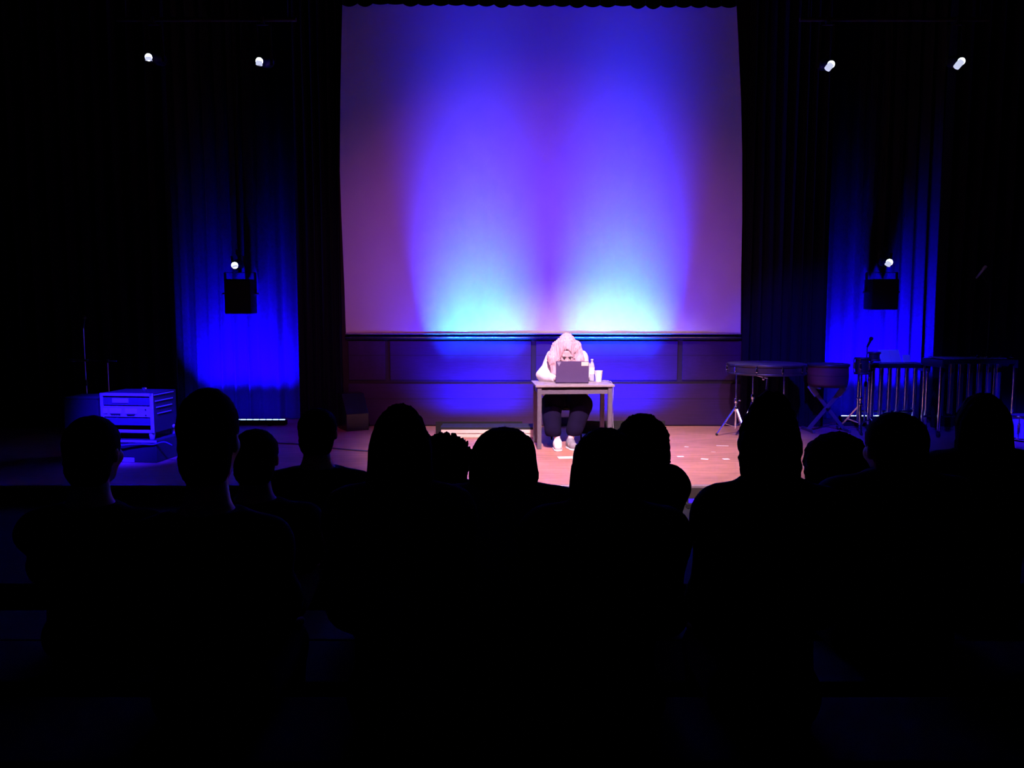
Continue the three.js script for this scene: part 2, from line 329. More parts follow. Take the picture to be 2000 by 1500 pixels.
const curtainFrom = (d, gain, wider) => (cx, y, L) => {
  for (let i = 0; i < 5; i++) {
    const x = cx + L * 0.92 * ((i + 0.5) / 5 - 0.5), fan = wider * i / 4;       // the cells fan out a little
    spot('curtain_light', [x, y, -d], [x + fan * 0.4, 0.24 + y - 0.1, -12.15], LIGHT.curtain, 2, gain);
    spot('curtain_high_light', [x, y, -d], [x + fan, 1.0 + y - 0.1, -12.15], LIGHT.curtainHigh, 2, gain);
  }
};
ledBar(856, 1016, 10.81, 0, 'black led bar light on the floor below the left bright patch of the screen', washFrom(10.81, 0.92), 0.165);
ledBar(1133, 1293, 10.81, 0, 'black led bar light on the floor below the right bright patch of the screen', washFrom(10.81, 1.02), 0.175);
ledBar(366, 557, 11.5, 0, 'led bar with a row of glowing white cells at the foot of the left curtain', curtainFrom(11.5, 0.85, 0), 0, 15);
tag(obj('wooden_block', box(1.05, 0.055, 0.17, 0, 0.0275, 0, 0.008), M.black), 'low black block under the led bar at the foot of the right curtain', 'block').position.set(at(1709, 814, 11.5).x, 0, -11.5);
ledBar(1643, 1775, 11.5, 0.055, 'led bar with glowing white cells behind the percussion at the right curtain', curtainFrom(11.5, 0.85, 0.42), 0, 10);

// spotlights in view: short barrel lamps clamped to pipes, pointing at the hall
function stageLamp(px, py, d, label, r, towards, pipeY, drop) {
  const p = at(px, py, d), t = thing('stage_spotlight', label, 'stage light', p);
  const dir = V(...towards).sub(p).normalize(), q = new THREE.Quaternion().setFromUnitVectors(V(0, 0, 1), dir);
  const turn = g => g.applyQuaternion(q);
  obj('barrel', turn(lathe([[0, -0.34], [r * 1.25, -0.34], [r * 1.6, -0.3], [r * 1.6, -0.12], [r * 1.15, -0.10], [r * 1.15, 0.07], [r * 1.02, 0.07], [r * 1.02, 0.0], [0, 0.0]], 32).rotateX(Math.PI / 2)), M.blackGloss, t);
  obj('lens', turn(new THREE.CylinderGeometry(r * 0.98, r * 0.98, 0.012, 28).rotateX(Math.PI / 2).translate(0, 0, 0.062)), M.lens, t);
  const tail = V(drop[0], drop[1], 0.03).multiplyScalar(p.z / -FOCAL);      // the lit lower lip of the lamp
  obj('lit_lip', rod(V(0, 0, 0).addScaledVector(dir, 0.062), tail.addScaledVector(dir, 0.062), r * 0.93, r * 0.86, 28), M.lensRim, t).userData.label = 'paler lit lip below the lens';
  const yb = pipeY - p.y;
  obj('yoke', [bar(V(-r * 1.9, 0, -0.1 * dir.z - 0.05), V(-r * 1.9, yb - 0.06, -0.1), 0.03, 0.006), bar(V(r * 1.9, 0, -0.1 * dir.z - 0.05), V(r * 1.9, yb - 0.06, -0.1), 0.03, 0.006), bar(V(-r * 1.9, yb - 0.06, -0.1), V(r * 1.9, yb - 0.06, -0.1), 0.006, 0.03)], M.black, t);
  obj('clamp', [rod(V(0, yb - 0.06, -0.1), V(0, yb - 0.03, -0.1), 0.012), box(0.04, 0.07, 0.07, 0, yb - 0.005, -0.1, 0.01)], M.black, t);
  return t;
}
const LAMP_D = 9.5;
for (const [name, label, xa, xb, y] of [['left', 'black lighting pipe hung from the ceiling carrying the two upper left lamps', 230, 580, 96], ['right', 'black lighting pipe hung from the ceiling carrying the two upper right lamps', 1560, 1930, 100]]) {
  const A = at(xa, y, LAMP_D + 0.1), B = at(xb, y, LAMP_D + 0.1);
  const t = thing('lighting_pipe', label, 'pipe', [(A.x + B.x) / 2, 4.99, -LAMP_D - 0.1]);
  const L = (B.x - A.x) / 2;
  obj('pipe', rod(V(-L, 0, 0), V(L, 0, 0), 0.024), M.black, t);
  for (const s of [-1, 1]) obj('hanging_rod', rod(V(s * L * 0.9, 0, 0), V(s * L * 0.9, 7.8 - 4.99, 0), 0.012), M.black, t);
}
stageLamp(295, 113, LAMP_D, 'glowing white spotlight at the far upper left', 0.041, [-4.1, 3.6, -5], 4.99, [0, -6]);
stageLamp(510, 120, LAMP_D, 'glowing white spotlight high up to the left of the screen, nearer the screen', 0.041, [-2.9, 3.3, -5], 4.99, [-1, -7]);
stageLamp(1620, 126, LAMP_D, 'glowing white spotlight high up to the right of the screen, nearer the screen', 0.041, [3.2, 3.2, -5], 4.99, [-7, -9]);
stageLamp(1874, 120, LAMP_D, 'glowing white spotlight at the far upper right', 0.041, [4.2, 3.2, -5], 4.99, [-9, -11]);

function hungSpeaker(px0, px1, py0, py1, d, label, poleLabel) {
  const A = at(px0, py1, d), B = at(px1, py0, d), w = B.x - A.x, h = B.y - A.y, cx = (A.x + B.x) / 2;
  const t = thing('loudspeaker', label, 'speaker', [cx, A.y, -d]);
  obj('cabinet', box(w, h, 0.3, 0, h / 2, -0.15, 0.015), M.black, t);
  obj('grille', box(w - 0.04, h - 0.04, 0.012, 0, h / 2, 0.005, 0.004), std([0.02, 0.02, 0.022], 0.7, 0.2, { bumpMap: withRepeat(weave, 4, 4), bumpScale: 0.002 }), t);
  const by = h * 0.58;
  obj('bracket', [bar(V(-w / 2 - 0.03, by, -0.15), V(-w / 2 - 0.03, h + 0.1, -0.15), 0.035, 0.008), bar(V(w / 2 + 0.03, by, -0.15), V(w / 2 + 0.03, h + 0.1, -0.15), 0.035, 0.008), bar(V(-w / 2 - 0.034, h + 0.1, -0.15), V(w / 2 + 0.034, h + 0.1, -0.15), 0.008, 0.035)], M.black, t);
  for (const s of [-1, 1]) obj('bracket_knob', rod(V(s * (w / 2), by, -0.15), V(s * (w / 2 + 0.075), by, -0.15), 0.018), M.steel, t).userData.label = 'shiny knob on the side of the bracket';
  obj('hanging_pole', rod(V(0, h + 0.1, -0.15), V(0, 7.8 - A.y, -0.15), 0.024), M.black, t);
  return { cx, top: B.y, d };
}
hungSpeaker(439, 488, 545, 613, 11.68, 'black loudspeaker hung in front of the left blue curtain');
hungSpeaker(1703, 1757, 545, 605, 11.68, 'black loudspeaker hung in front of the right blue curtain');
stageLamp(460, 518, 11.52, 'glowing white lamp just above the left hanging speaker', 0.046, [-2.9, 1.7, -5], at(460, 518, 11.4).y + 0.20, [1, -4]);
stageLamp(1735, 512, 11.52, 'glowing white lamp just above the right hanging speaker', 0.046, [3.9, 1.7, -5], at(1735, 512, 11.4).y + 0.20, [-4, -6]);

// lamps over the hall that light the performer (above the picture)
function profileLamp(p, target, label, glow) {
  const t = thing('stage_spotlight', label, 'stage light', p), q = new THREE.Quaternion().setFromUnitVectors(V(0, 0, 1), V(...target).sub(V(...p)).normalize());
  obj('barrel', lathe([[0, -0.5], [0.12, -0.5], [0.15, -0.42], [0.15, -0.2], [0.11, -0.16], [0.11, 0.1], [0.1, 0.1], [0.1, 0.0], [0, 0]], 32).rotateX(Math.PI / 2).applyQuaternion(q), M.blackGloss, t);
  obj('lens', new THREE.CylinderGeometry(0.095, 0.095, 0.01, 28).rotateX(Math.PI / 2).translate(0, 0, 0.01).applyQuaternion(q), glow, t);
  obj('hanging_rod', rod(V(0, 0.12, 0), V(0, 7.8 - p[1], 0), 0.02), M.black, t);
}
const KEY = [0.5, 6.9, -4.4], KEY_AIM = [0.9, 0.2, -9.15];
profileLamp(KEY, KEY_AIM, 'black spotlight hung over the hall lighting the performer at the table', M.lens);
const dirOf = (p, a, l) => { const d = V(...a).sub(V(...p)).normalize().multiplyScalar(l); return [p[0] + d.x, p[1] + d.y, p[2] + d.z]; };
spot('key_light', dirOf(KEY, KEY_AIM, 0.13), KEY_AIM, LIGHT.key, 5);
const FRONT = [-0.8, 6.3, -1.5], FRONT_AIM = [0.4, 0.9, -11.4];
profileLamp(FRONT, FRONT_AIM, 'black spotlight hung over the hall giving the screen a faint pink wash', M.lensRim);
spot('front_light', dirOf(FRONT, FRONT_AIM, 0.13), FRONT_AIM, LIGHT.front, 8);
const BLUE_L = [-2.2, 6.3, -3.0], BLUE_L_AIM = [-4.15, 0.55, -8.75], BLUE_R = [3.2, 6.3, -3.0], BLUE_R_AIM = [6.6, 0.3, -10.15];
profileLamp(BLUE_L, BLUE_L_AIM, 'black spotlight hung over the hall throwing blue on the equipment rack', M.led);
spot('blue_side_light', dirOf(BLUE_L, BLUE_L_AIM, 0.13), BLUE_L_AIM, LIGHT.blueSide, 5);
profileLamp(BLUE_R, BLUE_R_AIM, 'black spotlight hung over the hall throwing blue on the right percussion', M.led);
spot('blue_side_light', dirOf(BLUE_R, BLUE_R_AIM, 0.13), BLUE_R_AIM, LIGHT.blueSide, 5, 0.5);
const BLUE_M = [2.2, 6.3, -3.6], BLUE_M_AIM = [4.3, 0.6, -10.9];
profileLamp(BLUE_M, BLUE_M_AIM, 'black spotlight hung over the hall throwing blue on the drum stands', M.led);
spot('blue_drum_light', dirOf(BLUE_M, BLUE_M_AIM, 0.13), BLUE_M_AIM, LIGHT.blueDrums, 5);

// ------------------------------------------------------------------ table and what stands on it
const TABLE = { w: 0.95, d: 0.62, h: 0.775, yaw: 0.061 };
const tablePos = (() => { const f = onLevel(1124, 877).z; const x = at(1123.5, 755, -f).x; return V(x - 0.019, 0, f - TABLE.d / 2 + 0.02); })();
{
  const t = thing('table', 'small worn grey wooden table the performer sits at', 'table', tablePos, TABLE.yaw);
  const { w, d, h } = TABLE;
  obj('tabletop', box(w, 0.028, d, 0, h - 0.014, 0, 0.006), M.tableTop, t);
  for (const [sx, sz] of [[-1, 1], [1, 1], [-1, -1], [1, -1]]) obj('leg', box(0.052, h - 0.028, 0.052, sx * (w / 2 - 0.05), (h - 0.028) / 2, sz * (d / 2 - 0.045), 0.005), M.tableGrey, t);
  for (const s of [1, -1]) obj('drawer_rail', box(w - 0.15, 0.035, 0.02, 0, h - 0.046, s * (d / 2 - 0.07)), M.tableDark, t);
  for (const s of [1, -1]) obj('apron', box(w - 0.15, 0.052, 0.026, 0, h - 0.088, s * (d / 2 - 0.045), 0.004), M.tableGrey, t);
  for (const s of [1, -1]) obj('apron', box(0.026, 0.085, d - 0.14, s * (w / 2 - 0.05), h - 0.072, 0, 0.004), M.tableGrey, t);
}
const TOP = TABLE.h;
{ // laptop, lid towards the hall
  const p = onLevel(1117.5, 749, TOP), t = thing('laptop', 'open dark laptop with its lid towards the audience', 'laptop', [p.x, TOP, p.z], 0.02);
  const w = 0.40, h = 0.262;
  obj('base', box(w, 0.018, 0.26, 0, 0.009, -0.135, 0.004), M.laptop, t);
  const lid = obj('lid', box(w, h, 0.01, 0, h / 2, 0, 0.004), M.laptop, t); lid.rotation.x = 0.10; lid.position.set(0, 0.012, 0);
  const disp = obj('display', box(w - 0.02, h - 0.025, 0.002, 0, h / 2, -0.006), std([0.02, 0.02, 0.03], 0.2, 0, { emissive: rgb(0.5, 0.55, 0.7), emissiveIntensity: 0.35 }), t); disp.rotation.x = 0.10; disp.position.set(0, 0.012, 0);
  const keys = []; for (let r = 0; r < 5; r++) for (let c = 0; c < 13; c++) keys.push(box(0.021, 0.003, 0.016, -0.156 + c * 0.026, 0.0195, -0.05 - r * 0.021)); tag(obj('keyboard', keys, M.black, t), null, null, null, 'stuff');
  const tri = new THREE.Shape(); tri.moveTo(-0.025, 0); tri.lineTo(0.025, 0); tri.lineTo(0, -0.05);
  const s1 = obj('sticker', new THREE.ExtrudeGeometry(tri, { depth: 0.0012, bevelEnabled: false }).translate(-w / 2 + 0.037, h - 0.012, 0.0052), std([0.32, 0.30, 0.42], 0.6), lid); s1.userData.label = 'triangular grey sticker';
  const s2 = obj('sticker', box(0.085, 0.048, 0.0012, w / 2 - 0.05, h - 0.032, 0.0058), M.cream, lid); s2.userData.label = 'cream rectangular sticker';
}
{ // bottle
  const p = onLevel(1156, 744.5, TOP), t = thing('water_bottle', 'clear plastic water bottle standing behind the laptop', 'bottle', [p.x, TOP, p.z]);
  obj('bottle_body', lathe([[0, 0.002], [0.03, 0.002], [0.034, 0.01], [0.034, 0.06], [0.031, 0.07], [0.034, 0.08], [0.034, 0.17], [0.033, 0.19], [0.022, 0.225], [0.014, 0.24], [0.0135, 0.262], [0.0125, 0.262], [0.0125, 0.24], [0.02, 0.225], [0.0315, 0.19], [0.0325, 0.17], [0.0325, 0.08], [0.0295, 0.07], [0.0325, 0.06], [0.0325, 0.012], [0, 0.005]]), M.glass, t);
  obj('bottle_label', lathe([[0.0345, 0.09], [0.0352, 0.09], [0.0352, 0.175], [0.0345, 0.175], [0.0345, 0.09]]), M.white, t);
  obj('cap', lathe([[0, 0.255], [0.0165, 0.255], [0.0165, 0.274], [0.014, 0.277], [0, 0.277]]), M.cap, t);
}
{ // cup
  const p = onLevel(1169, 745.5, TOP), t = thing('paper_cup', 'white paper cup at the right end of the table', 'cup', [p.x, TOP, p.z]);
  obj('cup_wall', lathe([[0, 0.006], [0.035, 0.006], [0.035, 0], [0.037, 0], [0.050, 0.13], [0.053, 0.132], [0.053, 0.137], [0.0495, 0.137], [0.0475, 0.13], [0.034, 0.008], [0, 0.008]]), M.white, t);
  obj('drink', new THREE.CylinderGeometry(0.044, 0.044, 0.003, 32).translate(0, 0.105, 0), std([0.12, 0.05, 0.02], 0.2), t);
}
{ // cable coil lying on the table and hanging over its right edge
  const p = onLevel(1184, 746, TOP), e = onLevel(1195, 750, TOP);
  const x0 = p.x, z0 = p.z, xe = tablePos.x + TABLE.w / 2 + 0.025;
  const pts = [V(x0 - 0.05, TOP + 0.005, z0), V(x0 - 0.02, TOP + 0.016, z0 - 0.05), V(x0 + 0.03, TOP + 0.006, z0 - 0.02), V(x0 + 0.01, TOP + 0.02, z0 + 0.03), V(x0 + 0.05, TOP + 0.006, z0 + 0.02), V(xe - 0.02, TOP + 0.012, z0 + 0.06), V(xe + 0.005, TOP - 0.03, z0 + 0.07), V(xe + 0.01, 0.5, z0 + 0.06), V(xe + 0.02, 0.2, z0 + 0.05), V(xe + 0.06, 0.008, z0), V(xe + 0.3, 0.008, z0 - 0.4)];
  tag(obj('cable', tube(pts, 0.0035, 120), std([0.45, 0.42, 0.5], 0.5)), 'thin pale cable coiled by the cup and hanging down the right table leg', 'cable');
}

// ------------------------------------------------------------------ performer
{
  const base = V(0.70, 0, -10.42);
  const t = thing('person', 'person with long pale hair and cream sweater bent over the laptop at the table', 'person', base);
  const L = (px, py, d) => at(px, py, d).sub(base);
  const hip = s => V(s * 0.10, 0.53, 0.03), knee = s => s < 0 ? L(1079, 787, 9.98) : L(1133, 787, 9.98), ankle = s => s < 0 ? V(-0.075, 0.10, 0).add(V(L(1089, 860, 9.52).x + 0.075, 0, L(1089, 860, 9.52).z)) : V(L(1114, 860, 9.58).x, 0.10, L(1114, 860, 9.58).z);
  const sh = s => s < 0 ? L(1080, 697, 10.2) : L(1135, 698, 10.2), elbow = s => s < 0 ? L(1060, 733, 10.06) : L(1147, 731, 10.1), wrist = s => s < 0 ? L(1082, 739, 9.93) : L(1133, 739, 9.93);
  const neck = L(1108, 692, 10.19), headC = L(1107, 692, 10.0), PITCH = -0.5, S = 1.13;
  const cp = Math.cos(PITCH), sp = Math.sin(PITCH);
  const toHead = f => (x, y, z) => { const a = (x - headC.x) / S, b = (y - headC.y) / S, c = (z - headC.z) / S; return f(a, b * cp - c * sp, b * sp + c * cp) * S; };
  const head = toHead(headField);
  const fromHead = (x, y, z) => V(headC.x + x * S, headC.y + (y * cp + z * sp) * S, headC.z + (-y * sp + z * cp) * S);
  const bodyBits = [capsule(neck, fromHead(0, -0.07, -0.03), 0.062, 0.055), capsule(V(0, 0.58, 0.02), V(0, 0.86, 0.1), 0.13, 0.13), capsule(sh(-1), sh(1), 0.06), capsule(V(0, 0.9, 0.12), neck, 0.12, 0.06)];
  for (const s of [-1, 1]) bodyBits.push(capsule(hip(s), knee(s), 0.085, 0.055), capsule(knee(s), ankle(s), 0.056, 0.036), capsule(ankle(s), ankle(s).clone().add(V(0, -0.05, 0.1)), 0.034, 0.03), capsule(sh(s), elbow(s), 0.05, 0.038), capsule(elbow(s), wrist(s), 0.04, 0.026));
  const bodyF = join(bodyBits, 0.03);
  const coarse = nets((x, y, z) => smax(bodyF(x, y, z), -(Math.hypot(x - headC.x, y - headC.y, z - headC.z) - 0.12), 0.002), V(-0.5, -0.02, -0.35), V(0.5, 1.2, 1.05), 0.014);
  const fine = nets((x, y, z) => smin(head(x, y, z), bodyF(x, y, z), 0.02), headC.clone().add(V(-0.15, -0.2, -0.19)), headC.clone().add(V(0.15, 0.2, 0.2)), 0.006);
  const hands = [-1, 1].map(s => { const w = wrist(s), tgt = s < 0 ? L(1097, 742, 9.86) : L(1122, 742, 9.86), dv = tgt.clone().sub(w); return placedHand(w.clone().add(V(0, 0.0, 0.02)).add(dv.multiplyScalar(0.25)), 0.10, Math.atan2(dv.x, dv.z), 0, s < 0); });
  obj('body', [coarse, fine, ...hands], std([0.72, 0.47, 0.46], 0.6), t);
  for (const s of [-1, 1]) { const e = fromHead(s * 0.032, 0.004, 0.083); obj('eye', ball(0.0125, e.x, e.y, e.z), M.eyeDark, t); }
  const m = fromHead(0, -0.069, 0.094); obj('mouth', new THREE.SphereGeometry(1, 16, 10).scale(0.024, 0.006, 0.006).translate(m.x, m.y, m.z), M.lip, t);
  for (const s of [-1, 1]) { const a = fromHead(s * 0.016, 0.024, 0.087), b = fromHead(s * 0.047, 0.026, 0.07); obj('eyebrow', rod(a, b, 0.004, 0.003, 8), std([0.35, 0.18, 0.13], 0.8), t); }
  // sweater
  const swBits = [capsule(V(0, 0.60, 0.03), V(0, 0.85, 0.1), 0.165, 0.16), capsule(V(0, 0.88, 0.12), neck.clone().add(V(0, -0.03, -0.01)), 0.15, 0.09), capsule(sh(-1), sh(1), 0.082)];
  for (const s of [-1, 1]) swBits.push(capsule(sh(s), elbow(s), 0.078, 0.072), capsule(elbow(s), wrist(s), 0.074, 0.045));
  swBits.push(capsule(V(-0.17, 0.62, 0.08), L(1061, 770, 10.3), 0.05, 0.02), capsule(V(0.17, 0.62, 0.08), L(1143, 768, 10.3), 0.05, 0.03), capsule(L(1143, 768, 10.3), L(1149, 783, 10.3), 0.03, 0.009));
  const swF = join(swBits, 0.045);
  obj('sweater', nets((x, y, z) => Math.max(swF(x, y, z) + 0.006 * noise3(x * 9, y * 7, z * 9), -(Math.hypot(x - neck.x, y - neck.y - 0.05, (z - neck.z) - 0.09) - 0.075), -(y - 0.555)), V(-0.5, 0.45, -0.35), V(0.5, 1.28, 0.75), 0.012), M.sweater, t);
  // trousers, wide
  const trBits = [capsule(V(0, 0.56, 0.0), V(0, 0.60, 0.02), 0.165, 0.165)];
  for (const s of [-1, 1]) trBits.push(capsule(hip(s), knee(s), 0.135, 0.13), capsule(knee(s).add(V(s * 0.02, -0.03, 0)), ankle(s).add(V(s * 0.05, 0.11, -0.07)), 0.13, 0.10));
  const trF = join(trBits, 0.05);
  obj('trousers', nets((x, y, z) => Math.max(trF(x, y, z) + 0.007 * noise3(x * 6, y * 5, z * 6), y - 0.64, -(y - 0.15)), V(-0.45, 0.08, -0.35), V(0.45, 0.72, 1.0), 0.013), M.trousers, t);
  // shoes
  for (const s of [-1, 1]) {
    const a = ankle(s), k = s < 0 ? 0 : 0.25;
    const f = join([capsule(V(a.x, 0.055, a.z - 0.03), V(a.x + k * 0.1, 0.05, a.z + 0.12), 0.05, 0.048), blob(V(a.x, 0.085, a.z), 0.045, 0.06, 0.06)], 0.04);
    const shoe = obj('shoe', nets((x, y, z) => Math.max(f(x, y, z), -(y - 0.012), (Math.hypot(x - a.x, z - a.z + 0.0) < 0.032 ? -(0.13 - y) : -1)), V(a.x - 0.12, -0.01, a.z - 0.14), V(a.x + 0.14, 0.18, a.z + 0.24), 0.007), s < 0 ? M.white : M.grey, t);
    shoe.userData.label = s < 0 ? 'white sneaker' : 'greyish sneaker with a pale side';
    obj('sole', nets((x, y, z) => Math.max(f(x, 0.05, z) - 0.004, y - 0.022, 0.001 - y), V(a.x - 0.12, -0.01, a.z - 0.14), V(a.x + 0.14, 0.04, a.z + 0.24), 0.007), M.white, shoe);
  }
  // hair: tall loose dome with long strands in front of both shoulders, parted over the forehead
  const dome = join([blob(L(1107, 684, 10.03), 0.135, 0.20, 0.15), blob(L(1107, 672, 10.0), 0.085, 0.125, 0.11), capsule(L(1087, 676, 10.03), L(1080, 700, 10.0), 0.06, 0.062), capsule(L(1080, 700, 10.0), L(1083, 728, 9.98), 0.055, 0.04), capsule(L(1127, 676, 10.03), L(1131, 702, 10.0), 0.055, 0.055), capsule(L(1131, 702, 10.0), L(1128, 728, 9.98), 0.048, 0.035)], 0.05);
  const face = join([blob(L(1107, 708, 9.83), 0.094, 0.16, 0.15)], 0.01);
  obj('hair', nets((x, y, z) => smax(dome(x, y, z) + 0.011 * noise3(x * 62, y * 5, z * 62) + 0.006 * noise3(x * 14, y * 4, z * 14), -face(x, y, z), 0.02), V(-0.36, 0.72, 0.12), V(0.36, 1.45, 0.66), 0.0075), M.blonde, t);
  // chair under the performer
  const c = thing('chair', 'black chair the performer sits on behind the table', 'chair', [base.x, 0, base.z]);
  obj('seat', box(0.42, 0.04, 0.42, 0, 0.40, 0, 0.015), M.black, c);
  obj('backrest', box(0.40, 0.22, 0.025, 0, 0.74, -0.24, 0.012), M.black, c);
  for (const [x, z] of [[-1, 1], [1, 1]]) obj('leg', rod(V(x * 0.19, 0, z * 0.19), V(x * 0.18, 0.39, z * 0.18), 0.012), M.black, c);
  for (const x of [-1, 1]) obj('leg', [rod(V(x * 0.19, 0, -0.24), V(x * 0.19, 0.4, -0.2), 0.012), rod(V(x * 0.19, 0.4, -0.2), V(x * 0.19, 0.82, -0.26), 0.012)], M.black, c);
}

// ------------------------------------------------------------------ small things on the stage floor
function flat(name, label, cat, px, py, w, d, turn, material, group, h = 0.003) { const p = onLevel(px, py); const m = obj(name, box(w, h, d, 0, h / 2 + 0.001, 0), material); m.position.copy(p); m.rotation.y = turn; return tag(m, label, cat, group); }
flat('paper_sheet', 'pale sheet of paper lying on the floor by the sneakers', 'paper', 1107, 894, 0.20, 0.12, 0.1, M.paper);
flat('tape_mark', 'longest thin white tape strip on the stage floor at right', 'tape', 1411, 871, 0.145, 0.018, -0.12, M.tape);
flat('tape_mark', 'short pale tape mark just right of the dark head at the table, rearmost', 'tape', 1341, 873, 0.05, 0.035, -0.5, M.tape);
flat('tape_mark', 'broad pale tape mark on the floor right of the table', 'tape', 1329, 892, 0.075, 0.05, 0.0, M.tape);
flat('tape_mark', 'faint pale tape mark left of the shoulder at the right', 'tape', 1376, 897, 0.08, 0.05, -0.4, M.tape);
flat('tape_mark', 'pale tape mark under the long thin tape strip', 'tape', 1393, 883, 0.05, 0.025, -0.2, std([0.6, 0.45, 0.4], 0.7));
flat('tape_mark', 'bright tape mark touching the outline of the ruffled shoulder', 'tape', 1418, 897, 0.07, 0.06, 0.1, M.tape);
{
  const pts = [[440, 861], [535, 866], [590, 869], [655, 877], [700, 881], [730, 883]].map(([x, y]) => onLevel(x, y).setY(0.008));
  tag(obj('cable', tube(pts, 0.009, 80), M.blueCable), 'dark cable catching blue light across the floor at left', 'cable');
}
{ // riser
  const a = onLevel(862, 858), D0 = 10.36, t = thing('low_riser', 'low black topped riser with a pale front behind the heads', 'platform', [at(952, 845, D0).x, 0, -D0]);
  const w = at(1044, 845, D0).x - at(860, 845, D0).x;
  obj('deck', box(w, 0.03, 0.36, 0, 0.125, -0.18, 0.004), M.black, t);
  obj('front_board', box(w - 0.02, 0.05, 0.02, 0, 0.085, -0.012, 0.004), M.cream, t);
  obj('lower_board', box(w - 0.02, 0.052, 0.02, 0, 0.029, -0.022, 0.004), M.cream, t);
  obj('frame', box(w - 0.06, 0.105, 0.31, 0, 0.0545, -0.19), M.black, t);
}
{ // monitor wedge, left
  const p = onLevel(691, 838), t = thing('stage_monitor', 'black wedge monitor speaker standing at the left end of the wood panelling', 'speaker', [p.x, 0, p.z], 0.5);
  const s = new THREE.Shape(); s.moveTo(-0.2, 0); s.lineTo(0.17, 0); s.lineTo(0.17, 0.22); s.lineTo(-0.02, 0.48); s.lineTo(-0.2, 0.48);
  obj('cabinet', new THREE.ExtrudeGeometry(s, { depth: 0.3, bevelEnabled: true, bevelSize: 0.01, bevelThickness: 0.01, bevelSegments: 2 }).translate(0, 0.011, -0.15).rotateY(-Math.PI / 2), M.blackGloss, t);
  obj('side_strip', bar(V(0.155, 0.05, 0.05), V(0.155, 0.19, 0.02), 0.05, 0.01), std([0.3, 0.3, 0.35], 0.35, 0.4), t);
  obj('handle', bar(V(0.155, 0.28, 0.0), V(0.155, 0.43, -0.09), 0.04, 0.012), std([0.12, 0.12, 0.15], 0.35, 0.4), t);
}
{ // glowing device below the stage lip
  const p = at(1351, 983, 7.35), t = thing('small_screen', 'small device with a glowing blue screen below the stage edge', 'screen', [p.x, -0.17, p.z]);
  obj('stand', box(0.10, p.y + 0.17 + 0.0, 0.08, 0, (p.y + 0.17) / 2, -0.01, 0.006), M.black, t);
  obj('casing', box(0.078, 0.058, 0.012, 0, p.y + 0.17 + 0.024, 0, 0.004), M.black, t);
  obj('display', box(0.064, 0.042, 0.002, 0, p.y + 0.17 + 0.025, 0.007), M.blueScreen, t);
}

